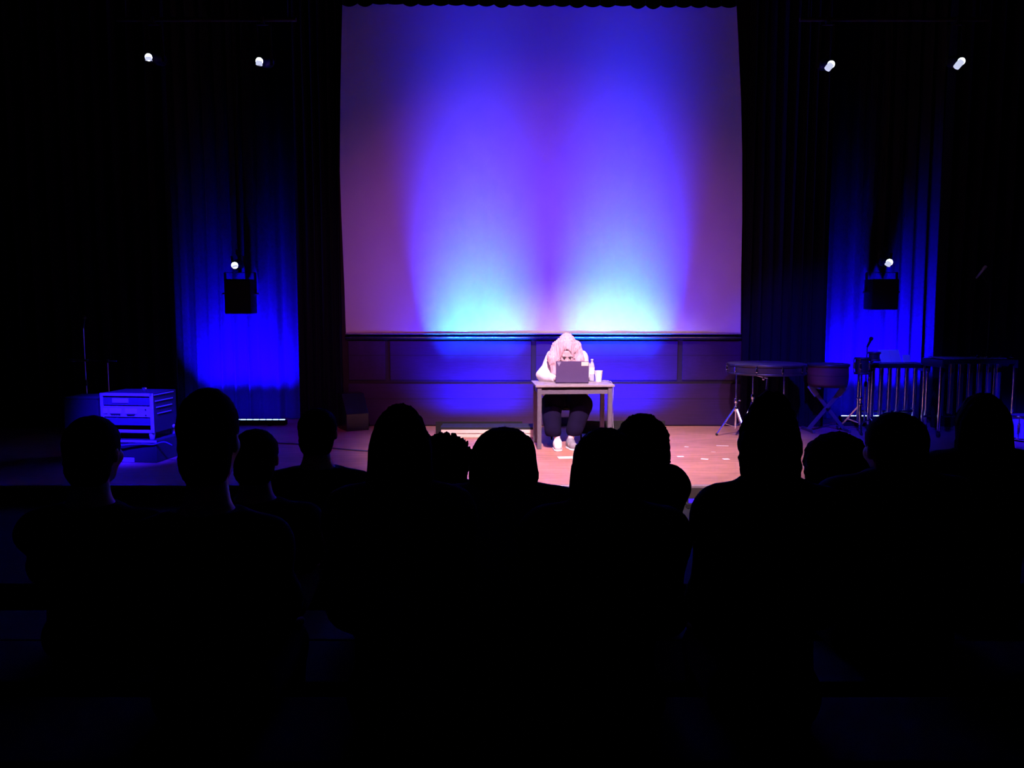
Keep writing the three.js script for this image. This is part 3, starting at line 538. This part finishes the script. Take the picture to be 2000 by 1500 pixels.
// ------------------------------------------------------------------ equipment at left
{
  const F = 8.75, A = at(196, 845, F), B = at(304, 845, F), w = B.x - A.x, yb = A.y, h = at(200, 768, F).y - yb, cx = (A.x + B.x) / 2;
  const low = thing('equipment_case', 'low dark case under the equipment rack at left', 'case', [cx, 0, -F], -0.12);
  obj('case_body', box(w + 0.06, yb - 0.075, 0.5, 0.02, (yb - 0.075) / 2, -0.2, 0.012), M.black, low);
  obj('case_edge', [box(w + 0.07, 0.025, 0.02, 0.02, yb - 0.087, 0.05, 0.005), box(w * 0.55, 0.05, 0.012, -w * 0.12, 0.03, 0.055, 0.004)], M.rackGrey, low);
  obj('latch', box(0.06, 0.04, 0.015, -w * 0.2, yb - 0.13, 0.056, 0.004), M.steel, low);
  const t = thing('equipment_rack', 'metal equipment rack lit blue with panels and displays', 'rack', [cx, yb - 0.075, -F], -0.12);
  const f0 = 0.075, H = h;
  for (const [x, z] of [[-1, 0], [1, 0], [-1, -0.42], [1, -0.42]]) obj('foot', lathe([[0, 0], [0.025, 0], [0.035, 0.075], [0, 0.075]], 20).translate(x * (w / 2 - 0.1 * (x < 0 ? 1.6 : 0.4)), 0, z - 0.03), M.rackGrey, t);
  obj('shell', [box(w, 0.02, 0.46, 0, f0 + H - 0.012, -0.235), box(w, 0.02, 0.46, 0, f0 + 0.012, -0.235), box(0.02, H - 0.02, 0.46, -w / 2 + 0.012, f0 + H / 2, -0.235), box(0.02, H - 0.02, 0.46, w / 2 - 0.012, f0 + H / 2, -0.235), box(w, H, 0.015, 0, f0 + H / 2, -0.465)], M.black, t);
  const rails = [box(w + 0.005, 0.032, 0.025, 0, f0 + H - 0.016, 0.0, 0.004), box(w + 0.005, 0.032, 0.025, 0, f0 + 0.016, 0.0, 0.004), box(0.032, H, 0.025, w / 2 - 0.014, f0 + H / 2, 0.0, 0.004), box(0.032, H, 0.025, -w / 2 + 0.014, f0 + H / 2, 0.0, 0.004)];
  obj('frame', rails, M.rackGrey, t);
  const band = (py0, py1) => { const a = at(250, py0, F).y - yb + f0, b = at(250, py1, F).y - yb + f0; return [(a + b) / 2, a - b]; };
  const unit = (py0, py1, mat) => { const [y, hh] = band(py0, py1); return obj('rack_unit', box(w - 0.06, hh - 0.006, 0.03, 0, y, -0.012, 0.003), mat, t); };
  const u1 = unit(776, 792, M.rackDark), u2 = unit(793, 815, M.rackGrey), u3 = unit(816, 831, M.rackDark);
  { const [y] = band(778, 787); obj('label_plate', box(0.19, 0.05, 0.006, -0.07, y, 0.006, 0.002), M.rackGrey, u1); }
  { const [y] = band(798, 808); for (const x of [-0.27, -0.15, 0.03]) obj('faceplate', box(x < -0.2 ? 0.05 : 0.14, 0.055, 0.008, x + 0.02, y - 0.002, 0.008, 0.003), std([0.55, 0.56, 0.62], 0.4, 0.2), u2); obj('slot', box(0.09, 0.016, 0.004, 0.05, y - 0.035, 0.014), M.black, u2); obj('slot', box(0.11, 0.016, 0.004, -0.13, y - 0.033, 0.014), M.black, u2);
    for (const dy of [0.03, -0.03]) obj('screw', rod(V(w / 2 - 0.08, y + dy - 0.01, 0.0), V(w / 2 - 0.08, y + dy - 0.01, 0.012), 0.008), M.steel, u2);
    for (const k of [0, 1, 2, 3]) obj('button', box(0.012, 0.006, 0.005, -0.19 + k * 0.028, y - 0.05, 0.006), M.white, u2); }
  for (const k of [0, 1, 2, 3]) obj('side_slat', box(0.008, 0.012, 0.4 - 0.04 * k, w / 2 + 0.004, f0 + H - 0.02 - k * 0.07, -0.22, 0.002), std([0.4, 0.4, 0.45], 0.35, 0.5), t);
  obj('corner', ball(0.022, w / 2 + 0.006, f0 + 0.02, -0.40), M.rackGrey, t);
  const kp = thing('metal_cup', 'small shiny cup on top of the equipment rack', 'cup', [at(264, 765, F - 0.1).x, yb + H, -F - 0.12]);
  obj('cup_wall', lathe([[0, 0], [0.024, 0], [0.026, 0.05], [0.023, 0.05], [0.021, 0.005], [0, 0.005]], 24), M.steel, kp);
  // cables heaped before the case
  for (const [label, pts, r] of [['thick dark cable draped across the top of the low case at left', [[222, 863], [240, 868], [262, 866], [285, 866], [305, 866], [325, 862], [342, 868]], 0.010], ['dark cable lying on the floor in front of the low case', [[228, 893], [250, 897], [275, 895], [300, 893], [318, 897], [340, 890]], 0.010]]) {
    const p = pts.map(([x, y], i) => label.startsWith('thick') ? at(x, y, F - 0.03 - 0.02 * (i % 2)).setZ(-(F - 0.10)) : onLevel(x, y).setY(0.011));
    tag(obj('cable', tube(p, r, 60), std([0.10, 0.10, 0.12], 0.35)), label, 'cable');
  }
  const bx = at(145, 840, 8.6), bt = thing('equipment_box', 'unlit dark box beside the left side of the equipment rack', 'box', [bx.x, 0, -8.75]);
  const bw = 0.38, bh = at(161, 779, 8.6).y;
  obj('box_body', box(bw, bh, 0.4, 0, bh / 2, -0.2, 0.015), M.black, bt);
  obj('lid', box(bw + 0.01, 0.02, 0.41, 0, bh - 0.012, -0.2, 0.006), M.black, bt);
}

// microphone stand: round base, pole, boom, microphone
function micStand(base, height, label, opts = {}) {
  const t = thing('microphone_stand', label, 'microphone stand', base, opts.turn ?? 0);
  const pm = opts.material ?? M.blackGloss, h1 = height * 0.55, sp = opts.spread ?? 0.24;
  for (let i = 0; i < 3; i++) { const a = i * 2.094 + 0.4; obj('leg', [rod(V(0, 0.10, 0), V(sp * Math.cos(a), 0.012, sp * Math.sin(a)), 0.009), ball(0.013, sp * Math.cos(a), 0.013, sp * Math.sin(a))], pm, t); }
  obj('lower_pole', rod(V(0, 0.08, 0), V(0, h1, 0), 0.014), pm, t);
  obj('collar', lathe([[0, h1 - 0.04], [0.022, h1 - 0.04], [0.024, h1], [0.018, h1 + 0.03], [0, h1 + 0.03]], 20), M.black, t);
  obj('upper_pole', rod(V(0, h1, 0), V(0, height, 0), 0.010), pm, t);
  if (opts.boom) { const [dx, dy, dz] = opts.boom; const top = V(0, height, 0), e = V(dx, height + dy, dz), s = V(-dx * 0.35, height - dy * 0.35, -dz * 0.35);
    obj('boom_arm', rod(s, e, 0.008), pm, t); obj('boom_clamp', ball(0.025, 0, height, 0), M.black, t);
    const d = opts.mic ? V(...opts.mic).normalize() : e.clone().sub(top).normalize(); const m0 = e.clone();
    obj('microphone', [rod(m0.clone().addScaledVector(d, -0.09), m0.clone().addScaledVector(d, 0.06), 0.013, 0.018), rod(m0.clone().addScaledVector(d, 0.06), m0.clone().addScaledVector(d, 0.115), 0.024, 0.02)], opts.micMaterial ?? M.steel, t);
  } else { obj('microphone', [rod(V(0, height, 0), V(0.03, height + 0.10, 0.03), 0.014, 0.018), ball(0.028, 0.036, height + 0.12, 0.036)], M.black, t); }
  return t;
}
const dimMetal = std([0.35, 0.35, 0.42], 0.3, 0.9);
{ const p = at(168, 760, 9.6); micStand([p.x, 0, -9.6], at(165, 640, 9.6).y, 'tall thin microphone stand at the far left behind the dark box', { material: dimMetal }); }
{ const p = at(212, 760, 9.55); micStand([p.x, 0, -9.55], at(211, 705, 9.55).y, 'shorter microphone stand with a boom rising behind the equipment rack', { material: dimMetal, boom: [-0.30, 0.01, 0.05] }); }

// ------------------------------------------------------------------ percussion at right
function chromeStand(base, height, label, turn = 0, spread = 0.24) {
  const t = thing('chrome_stand', label, 'instrument stand', base, turn), h1 = height * 0.58;
  obj('lower_tube', rod(V(0, 0.10, 0), V(0, h1, 0), 0.016), M.chrome, t);
  obj('clamp', [lathe([[0.016, h1 - 0.03], [0.026, h1 - 0.03], [0.026, h1 + 0.03], [0.012, h1 + 0.035]], 20), rod(V(0, h1, 0), V(0.06, h1, 0.02), 0.007), ball(0.014, 0.065, h1, 0.022)], M.chrome, t);
  obj('upper_tube', rod(V(0, h1, 0), V(0, height, 0), 0.011), M.chrome, t);
  obj('leg_collar', lathe([[0.016, 0.33], [0.026, 0.33], [0.028, 0.39], [0.016, 0.40]], 20), M.chrome, t);
  for (let i = 0; i < 3; i++) {
    const a = i * 2.094, f = V(spread * Math.cos(a), 0.015, spread * Math.sin(a)), u = V(0.022 * Math.cos(a), 0.36, 0.022 * Math.sin(a)), mid = u.clone().lerp(f, 0.55);
    const l = obj('leg', bar(u, f, 0.022, 0.012), M.chrome, t); obj('rubber_foot', ball(0.018, f.x, 0.018, f.z), M.black, l);
    obj('brace', bar(V(0.02 * Math.cos(a), 0.13, 0.02 * Math.sin(a)), mid, 0.016, 0.008), M.chrome, t);
  }
  return t;
}
function drum(name, label, cat, p, r, h, shell, lugs, lugMat = M.chrome, hoops = M.darkShell) {
  const t = thing(name, label, cat, p);
  obj('shell', lathe([[r - 0.008, 0.01], [r, 0.01], [r, h - 0.01], [r - 0.008, h - 0.01], [r - 0.008, 0.01]], 64), shell, t);
  obj('drumhead', new THREE.CylinderGeometry(r + 0.002, r + 0.002, 0.006, 64).translate(0, h - 0.006, 0), M.drumHead, t);
  for (const y of [0.012, h - 0.016]) obj('hoop', lathe([[r + 0.002, y - 0.012], [r + 0.014, y - 0.012], [r + 0.014, y + 0.014], [r + 0.002, y + 0.014], [r + 0.002, y - 0.012]], 64), hoops, t);
  for (let i = 0; i < lugs; i++) { const a = (i + 0.35) * 2 * Math.PI / lugs; obj('lug', [rod(V((r + 0.018) * Math.cos(a), 0.015, (r + 0.018) * Math.sin(a)), V((r + 0.018) * Math.cos(a), h - 0.012, (r + 0.018) * Math.sin(a)), 0.006, 0.006, 8), box(0.03, h * 0.4, 0.03, 0, 0, 0, 0.008).rotateY(-a).translate((r + 0.012) * Math.cos(a), h * 0.5, (r + 0.012) * Math.sin(a))], lugMat, t); }
  return t;
}
{
  const D = 10.75, top = at(1497, 709, D).y, h = 0.14, c = at(1497, 709, D);
  drum('concert_drum', 'wide shallow dark drum with chrome lugs resting on chrome stands', 'drum', [c.x, top - h, -D], 0.5, h, M.darkShell, 10);
  const st = [[1438, 10.52, 0.9, 'chrome tripod stand under the left rim of the wide shallow drum'], [1531, 10.45, 0.3, 'chrome tripod stand under the right rim of the wide shallow drum'], [1470, 11.0, 1.6, 'chrome tripod stand under the back of the wide shallow drum']];
  for (const [px, d, turn, label] of st) chromeStand([at(px, 780, d).x, 0, -d], top - h, label, turn);
  const sn = at(1483, 748, 10.75); // small hanging mechanism under the drum
  const m = thing('drum_pedal_arm', 'small chrome clamp arm hanging under the wide shallow drum', 'hardware', [sn.x, top - h, -10.6]);
  obj('arm', [rod(V(-0.09, -0.012, 0), V(0.06, -0.05, 0), 0.012), rod(V(0.06, -0.05, 0), V(0.05, -0.20, 0), 0.010)], M.chrome, m);
  obj('mount', box(0.12, 0.02, 0.05, -0.09, -0.010, 0, 0.004), M.chrome, m);
  obj('knob', ball(0.018, 0.0, -0.06, 0.02), M.chrome, m);
}
{ // wooden drum on a crossed stand
  const D = 11.0, c = at(1617, 730, D), yb = at(1617, 758, D - 0.25).y, yt = at(1617, 709, D).y;
  const t = thing('wooden_drum', 'reddish brown wooden drum resting on a dark crossed stand', 'drum', [c.x, yb, -D]);
  const r = 0.262, h = yt - yb;
  obj('shell', lathe([[0, 0], [r * 0.93, 0], [r * 1.0, 0.05], [r * 1.03, h * 0.5], [r * 1.0, h - 0.03], [r * 0.97, h - 0.03], [r * 0.95, h * 0.5], [0, h * 0.48]], 48), M.drumShell, t);
  obj('drumhead', new THREE.CylinderGeometry(r * 0.985, r * 0.985, 0.008, 48).translate(0, h - 0.02, 0), M.drumHead, t);
  obj('hoop', lathe([[r, h - 0.04], [r + 0.018, h - 0.04], [r + 0.018, h - 0.008], [r, h - 0.008], [r, h - 0.04]], 48), M.darkShell, t);
  const s = thing('crossed_stand', 'dark crossed stand holding the reddish brown wooden drum', 'instrument stand', [c.x, 0, -D]);
  const lm = std([0.10, 0.09, 0.13], 0.5);
  for (const k of [-1, 1]) {
    const z = k * 0.035;
    obj('leg', bar(V(-k * 0.26, 0.02, z), V(k * 0.20, yb - 0.03, z), 0.05, 0.022), lm, s);
    obj('arm', bar(V(k * 0.13, yb - 0.13, z), V(k * 0.235, yb + 0.01, z + 0.0), 0.075, 0.03), std([0.25, 0.24, 0.32], 0.5), s);
    obj('foot', bar(V(-k * 0.26, 0.02, z - 0.22), V(-k * 0.26, 0.02, z + 0.22), 0.035, 0.035), lm, s);
    obj('rest', bar(V(k * 0.18, yb - 0.012, -0.2), V(k * 0.18, yb - 0.012, 0.2), 0.03, 0.02), lm, s);
  }
  obj('pivot', rod(V(-0.02, yb * 0.5, -0.06), V(-0.02, yb * 0.5, 0.06), 0.016), M.steel, s);
}
{ // pair of small drums on a chrome stand
  const D = 10.85, b = at(1680, 800, D), y1 = at(1681, 731, D).y, y2 = at(1681, 698, D).y;
  chromeStand([b.x, 0, -D], y1, 'chrome tripod stand under the pair of small dark drums', 2.3, 0.3);
  drum('small_drum', 'small dark drum on the chrome stand, the left of the pair', 'drum', [b.x, y1, -D], 0.085, y2 - y1, M.darkShell, 4, M.chrome);
  const c = at(1707, 705, D + 0.02); const d2 = drum('small_drum', 'small dark drum clamped higher, right of its pair', 'drum', [c.x, c.y, -(D + 0.02)], 0.068, 0.125, M.darkShell, 0);
  obj('clamp_arm', [rod(V(-0.07, -0.06, 0), V(0, 0.012, 0), 0.012), rod(V(-0.07, -0.06, 0), V(b.x - c.x + 0.09, y1 - c.y + 0.08, 0), 0.010)], M.chrome, d2);
}
{ const p = at(1692, 720, 11.25); micStand([p.x, 0, -11.25], at(1691, 678, 11.25).y, 'dark microphone on a stand rising behind the small drums', { material: dimMetal, spread: 0.12 }); }
{ const p = at(1932, 640, 11.02); const e = at(1915, 533, 11.02), hh = 1.95; micStand([p.x, 0, -11.02], hh, 'tall boom microphone stand with a tilted microphone at the far right', { boom: [e.x - p.x, e.y - hh, 0], spread: 0.11, mic: [0.55, 0.72, 0], micMaterial: std([0.8, 0.8, 0.9], 0.4, 0.2) }); }

// bar percussion: deck of bars over resonator tubes on a frame with castors
function barInstrument(px0, px1, pyTop, d, label, n, tubeMat, turn = 0, depth = 0.5) {
  const A = at(px0, pyTop, d), B = at(px1, pyTop, d), w = B.x - A.x, y = A.y;
  const t = thing('vibraphone', label, 'vibraphone', [(A.x + B.x) / 2, 0, -d], turn);
  for (let i = 0; i < n; i++) { const u = (i + 0.5) / n, l = mix(depth, depth * 0.55, u); obj('tone_bar', box(w / n * 0.84, 0.014, l, -w / 2 + w * u, y - 0.007, -depth / 2, 0.003), M.grey, t); }
  const nt = Math.round(n * 0.5), tr = w / nt * 0.27;
  for (let i = 0; i < nt; i++) { const u = (i + 0.5) / nt, l = mix(0.72, 0.58, u); obj('resonator', lathe([[0, 0], [tr * 0.95, 0], [tr, 0.01], [tr, l], [tr * 0.92, l], [tr * 0.92, 0.02], [0, 0.02]], 24).translate(-w / 2 + w * u, y - 0.06 - l, -depth * 0.4), tubeMat, t); }
  obj('rail', [box(w + 0.06, 0.05, 0.025, 0, y - 0.045, 0.02, 0.005), box(w + 0.06, 0.05, 0.025, 0, y - 0.045, -depth - 0.02, 0.005)], M.blackGloss, t);
  for (const s of [-1, 1]) {
    obj('end_frame', [box(0.03, 0.10, depth + 0.1, s * (w / 2 + 0.045), y - 0.07, -depth / 2, 0.006)], M.blackGloss, t);
    for (const z of [0.0, -depth]) { const l = obj('leg', rod(V(s * (w / 2 + 0.045), 0.08, z), V(s * (w / 2 + 0.045), y - 0.1, z), 0.019), M.chrome, t); obj('castor', [new THREE.CylinderGeometry(0.035, 0.035, 0.025, 20).rotateZ(Math.PI / 2).translate(s * (w / 2 + 0.045), 0.035, z + 0.01), box(0.04, 0.03, 0.03, s * (w / 2 + 0.045), 0.075, z, 0.005)], M.blackGloss, l); }
  }
  obj('cross_bar', rod(V(-w / 2 - 0.045, 0.22, -depth), V(w / 2 + 0.045, 0.22, -depth), 0.014), M.blackGloss, t);
  return { t, w, y, cx: (A.x + B.x) / 2 };
}
const vib = barInstrument(1706, 1806, 709, 11.05, 'bar percussion instrument with chrome tubes in front of the right curtain', 12, std([0.42, 0.45, 0.85], 0.2, 1), 0, 0.34);
{ // sheet music on the instrument
  const p = at(1738, 706, 11.25), t = thing('sheet_music', 'pale open sheet music propped on the bar percussion instrument', 'sheet music', [p.x, vib.y + 0.001, -11.2], 0.1);
  for (const s of [-1, 1]) { const g = obj('page', box(0.15, 0.19, 0.004, s * 0.076, 0.095, 0), M.paper, t); g.rotation.x = -0.5; }
  const p2 = at(1771, 706, 11.2), q = thing('sheet_music', 'single pale sheet standing right of the open sheet music', 'sheet music', [p2.x, vib.y + 0.001, -11.2], -0.1);
  const g = obj('page', box(0.10, 0.11, 0.004, 0, 0.055, 0), M.paper, q); g.rotation.x = -0.4;
}
const vib2 = barInstrument(1846, 1976, 700, 10.42, 'wide dark bar percussion instrument cut by the right picture edge', 14, std([0.12, 0.12, 0.2], 0.3, 0.8), 0, 0.42);
for (let i = 0; i < 4; i++) {
  const p = at([1896, 1917, 1942, 1961][i], [693, 696, 697, 699][i], 10.75), t = thing('metal_bell', ['leftmost', 'second from the left', 'third from the left', 'rightmost'][i] + ' of four small shiny bells in a row on the wide instrument', 'bell', [p.x, vib2.y + 0.0, -10.6], 0, 'row of small bells');
  obj('bell_body', lathe([[0, 0.005], [0.03, 0], [0.032, 0.004], [0.022, 0.018], [0.008, 0.026], [0, 0.027]], 24), M.chrome, t);
  obj('button', ball(0.006, 0, 0.03, 0), M.chrome, t);
}
{ // drum on the floor at the right edge
  const d = 10.15, p = at(2008, 838, d);
  drum('floor_drum', 'pale shelled drum with chrome hoops on the floor at the right picture edge', 'drum', [p.x, 0.02, -d], 0.19, 0.31, M.paleShell, 8, M.chrome, M.chrome);
}

// ------------------------------------------------------------------ audience
// local axes: seat surface at y = 0, looking along +z; head top at about 0.88
const HEAD = V(0, 0.765, 0.03);
function seatedBody(shY, nape) {
  const j = { sh: s => V(s * 0.170, shY, -0.01), el: s => V(s * 0.200, 0.32, 0.05), wr: s => V(s * 0.13, 0.165, 0.27), hip: s => V(s * 0.095, 0.09, 0), kn: s => V(s * 0.11, 0.07, 0.38), an: s => V(s * 0.11, -0.35, 0.33) };
  const torso = [capsule(V(0, 0.10, 0), V(0, 0.40, -0.02), 0.135, 0.125), capsule(V(0, 0.4, -0.02), V(0, 0.50, -0.02), 0.13, 0.10), capsule(j.sh(-1), j.sh(1), 0.062), capsule(V(0, 0.50, -0.03), V(0, 0.68, 0.0), 0.085, 0.056), capsule(V(0, nape - 0.005, -0.01), j.sh(-1), 0.05, 0.05), capsule(V(0, nape - 0.005, -0.01), j.sh(1), 0.05, 0.05)];
  const arms = [-1, 1].flatMap(s => [capsule(j.sh(s), j.el(s), 0.054, 0.042), capsule(j.el(s), j.wr(s), 0.042, 0.027)]);
  const legs = [-1, 1].flatMap(s => [capsule(j.hip(s), j.kn(s), 0.088, 0.058), capsule(j.kn(s), j.an(s), 0.056, 0.038), capsule(j.an(s), j.an(s).add(V(0, -0.05, 0.12)), 0.036, 0.03)]);
  const bodyF = join([...torso, ...arms, ...legs], 0.04);
  const headF = (x, y, z) => headField(x - HEAD.x, y - HEAD.y, z - HEAD.z), neckF = (x, y, z) => neckField(x - HEAD.x, y - HEAD.y, z - HEAD.z);
  const body = nets((x, y, z) => Math.max(bodyF(x, y, z), y - 0.68), V(-0.34, -0.46, -0.2), V(0.34, 0.70, 0.62), 0.018);
  const head = nets((x, y, z) => Math.max(smin(headF(x, y, z), neckF(x, y, z), 0.03), 0.56 - y), V(-0.12, 0.53, -0.13), V(0.12, 0.92, 0.18), 0.0075);
  const hands = [-1, 1].map(s => placedHand(j.wr(s).add(V(0, -0.004, 0.035)), 0.15, -s * 0.35, 0, s > 0));
  const bodyG = merged([body, head, ...hands]);
  const shirtF = join([capsule(V(0, 0.06, 0), V(0, 0.40, -0.02), 0.158, 0.15), capsule(V(0, 0.4, -0.02), V(0, 0.50, -0.02), 0.15, 0.115), capsule(j.sh(-1), j.sh(1), 0.078), capsule(V(0, 0.48, -0.03), V(0, nape - 0.005, -0.01), 0.11, 0.072), capsule(V(0, nape, -0.015), j.sh(-1), 0.058, 0.075), capsule(V(0, nape, -0.015), j.sh(1), 0.058, 0.075), ...[-1, 1].flatMap(s => [capsule(j.sh(s), j.el(s), 0.070, 0.056), capsule(j.el(s), j.wr(s), 0.056, 0.037)])], 0.05);
  const shirt = k => nets((x, y, z) => Math.max(shirtF(x, y, z) + 0.006 * noise3(x * 7 + k, y * 6, z * 7), y - nape - 0.035, 0.012 - y), V(-0.36, -0.03, -0.24), V(0.36, 0.74, 0.36), 0.015);
  const trF = join([-1, 1].flatMap(s => [capsule(j.hip(s), j.kn(s), 0.100, 0.072), capsule(j.kn(s), j.an(s), 0.070, 0.055)]), 0.03);
  const trousers = nets((x, y, z) => Math.max(trF(x, y, z), -0.34 - y, 0.006 - (y > -0.02 || z > 0.24 ? 1 : 0)), V(-0.28, -0.38, -0.16), V(0.28, 0.22, 0.56), 0.016);
  const shoes = [-1, 1].map(s => { const a = j.an(s), f = join([capsule(V(a.x, -0.395, a.z - 0.03), V(a.x, -0.40, a.z + 0.13), 0.045, 0.042)], 0.01); return nets((x, y, z) => Math.max(f(x, y, z), -0.438 - y), V(a.x - 0.07, -0.46, a.z - 0.1), V(a.x + 0.07, -0.33, a.z + 0.2), 0.012); });
  return { bodyG, shirt, trousers, shoes };
}
const HUNCHED = seatedBody(0.585, 0.665), UPRIGHT = seatedBody(0.475, 0.55);
for (const b of [HUNCHED, UPRIGHT]) b.shirts = [b.shirt(0), b.shirt(40)];
function hairGeometry(style, k) {
  const c = HEAD, n = (x, y, z, f, a) => a * noise3(x * f + k, y * f, z * f);
  const shell = join([blob(V(0, c.y + 0.034, c.z - 0.018), 0.088, 0.100, 0.108)], 0.01), nape = blob(V(0, c.y - 0.05, c.z - 0.05), 0.078, 0.085, 0.062);
  let f, lo = V(-0.17, 0.50, -0.22), hi = V(0.17, 0.98, 0.20);
  const faceCut = (x, y, z) => blob(V(0, c.y - 0.03, c.z + 0.10), 0.072, 0.088, 0.07)(x, y, z);
  const short = (x, y, z) => smin(shell(x, y, z), nape(x, y, z), 0.03);
  if (style === 'short') f = (x, y, z) => short(x, y, z) + n(x, y, z, 40, 0.003);
  if (style === 'spiky') f = (x, y, z) => short(x, y, z) - (y > c.y ? Math.max(0, noise3(x * 42 + k, y * 14, z * 42)) * 0.035 : 0.002) + n(x, y, z, 60, 0.003);
  if (style === 'long') { const back_ = join([shell, capsule(V(-0.05, c.y, c.z - 0.03), V(-0.075, 0.56, c.z - 0.06), 0.055, 0.05), capsule(V(0.05, c.y, c.z - 0.03), V(0.075, 0.56, c.z - 0.06), 0.055, 0.05), capsule(V(0, c.y, c.z - 0.06), V(0, 0.56, c.z - 0.09), 0.06, 0.05)], 0.04); f = (x, y, z) => back_(x, y, z) + noise3(x * 45 + k, y * 4, z * 45) * 0.006; }
  if (style === 'bob') { const b = join([blob(V(0, c.y + 0.03, c.z - 0.02), 0.098, 0.105, 0.112), blob(V(0, c.y - 0.055, c.z - 0.035), 0.105, 0.075, 0.09)], 0.05); f = (x, y, z) => b(x, y, z) + noise3(x * 40 + k, y * 5, z * 40) * 0.005; }
  if (style === 'bushy') { const b = join([blob(V(0, c.y + 0.02, c.z - 0.03), 0.125, 0.125, 0.125), blob(V(0, c.y - 0.07, c.z - 0.05), 0.12, 0.09, 0.09)], 0.05); f = (x, y, z) => b(x, y, z) + n(x, y, z, 18, 0.006) + n(x, y, z, 60, 0.006); }
  if (style === 'peaked') { const b = join([blob(V(0, c.y + 0.02, c.z - 0.02), 0.098, 0.112, 0.112), blob(V(0, c.y + 0.115, c.z - 0.035), 0.05, 0.045, 0.055), blob(V(0, c.y - 0.06, c.z - 0.04), 0.09, 0.08, 0.075)], 0.05); f = (x, y, z) => b(x, y, z) + n(x, y, z, 30, 0.006); }
  return nets((x, y, z) => smax(f(x, y, z), -faceCut(x, y, z), 0.012), lo, hi, 0.008);
}
const cloth = { black: cloth_([0.012, 0.012, 0.014]), grey: cloth_([0.10, 0.095, 0.105]), blue: cloth_([0.02, 0.02, 0.035]), dark: cloth_([0.015, 0.013, 0.014]) };
// px of the head's middle, py of its top, head width in px, row, hair, hair colour, shirt, label
const AUDIENCE = [
  [172, 812, 96, 1, 'short', 'hairDark', 'black', 'person in dark clothing in front of the equipment rack, leftmost in the audience'],
  [400, 757, 108, 0, 'short', 'hairDark', 'black', 'tall person in dark clothing seated in front of the left led bar'],
  [496, 838, 84, 2, 'short', 'hairBrown', 'dark', 'person with a low rounded head below the left led bar'],
  [618, 797, 74, 3, 'short', 'hairDark', 'black', 'person with a slim neck seated in front of the left floor cable'],
  [780, 789, 98, 0, 'long', 'hairDark', 'grey', 'person in a grey top seated left of the spiky haired person'],
  [866, 848, 122, 2, 'spiky', 'hairDark', 'dark', 'person with short spiky hair seated in front of the low riser'],
  [984, 833, 140, 1, 'bob', 'hairBrown', 'grey', 'person with full round hair and a pale grey shirt seated left of the table'],
  [1183, 834, 132, 0, 'bob', 'hairDark', 'black', 'person with wide hair seated directly in front of the right table legs'],
  [1256, 808, 100, 2, 'bushy', 'hairDark', 'black', 'person seated in front of the bright floor just right of the table'],
  [1508, 765, 120, 0, 'peaked', 'hairDark', 'black', 'person with peaked hair and ruffled shoulders in front of the wide shallow drum'],
  [1636, 845, 122, 2, 'bushy', 'hairBrown', 'dark', 'person with low bushy hair in front of the crossed stand'],
  [1758, 805, 108, 1, 'short', 'hairDark', 'blue', 'person seated in front of the chrome tubes of the bar instrument'],
  [1926, 768, 84, 2, 'long', 'hairDark', 'black', 'person seated in front of the wide instrument, rightmost in the audience'],
];
AUDIENCE.forEach(([px, py, wpx, row, style, hairMat, shirtMat, label], i) => {
  const r = ROWS[row], p = at(px, py, r.d), t = thing('person', label, 'person', [p.x, r.seat, -r.d], Math.PI + (i === 8 ? 0.5 : i === 9 ? 0 : (i % 3 - 1) * 0.05)), SB = i < 4 ? UPRIGHT : HUNCHED;
  const hairTop = { short: 0.90, spiky: 0.915, long: 0.90, bob: 0.905, bushy: 0.91, peaked: 0.925 }[style], hairW = { short: 0.168, spiky: 0.19, long: 0.175, bob: 0.20, bushy: 0.245, peaked: 0.205 }[style];
  const sy = (p.y - r.seat) / hairTop, sx = Math.max(0.79, Math.min(style === 'spiky' ? 1.3 : 1.16, wpx / FOCAL * r.d / hairW));
  t.scale.set(sx, sy, (sx + sy) / 2);
  obj('body', SB.bodyG, i % 4 === 2 ? M.darkSkin : M.skin, t);
  obj('hair', hairGeometry(style, i * 17.3), M[hairMat], t);
  obj('shirt', SB.shirts[i % 2], cloth[shirtMat], t);
  obj('trousers', SB.trousers, cloth.black, t);
  for (const g of SB.shoes) obj('shoe', g, cloth.black, t);
});

renderer.render(scene, camera);
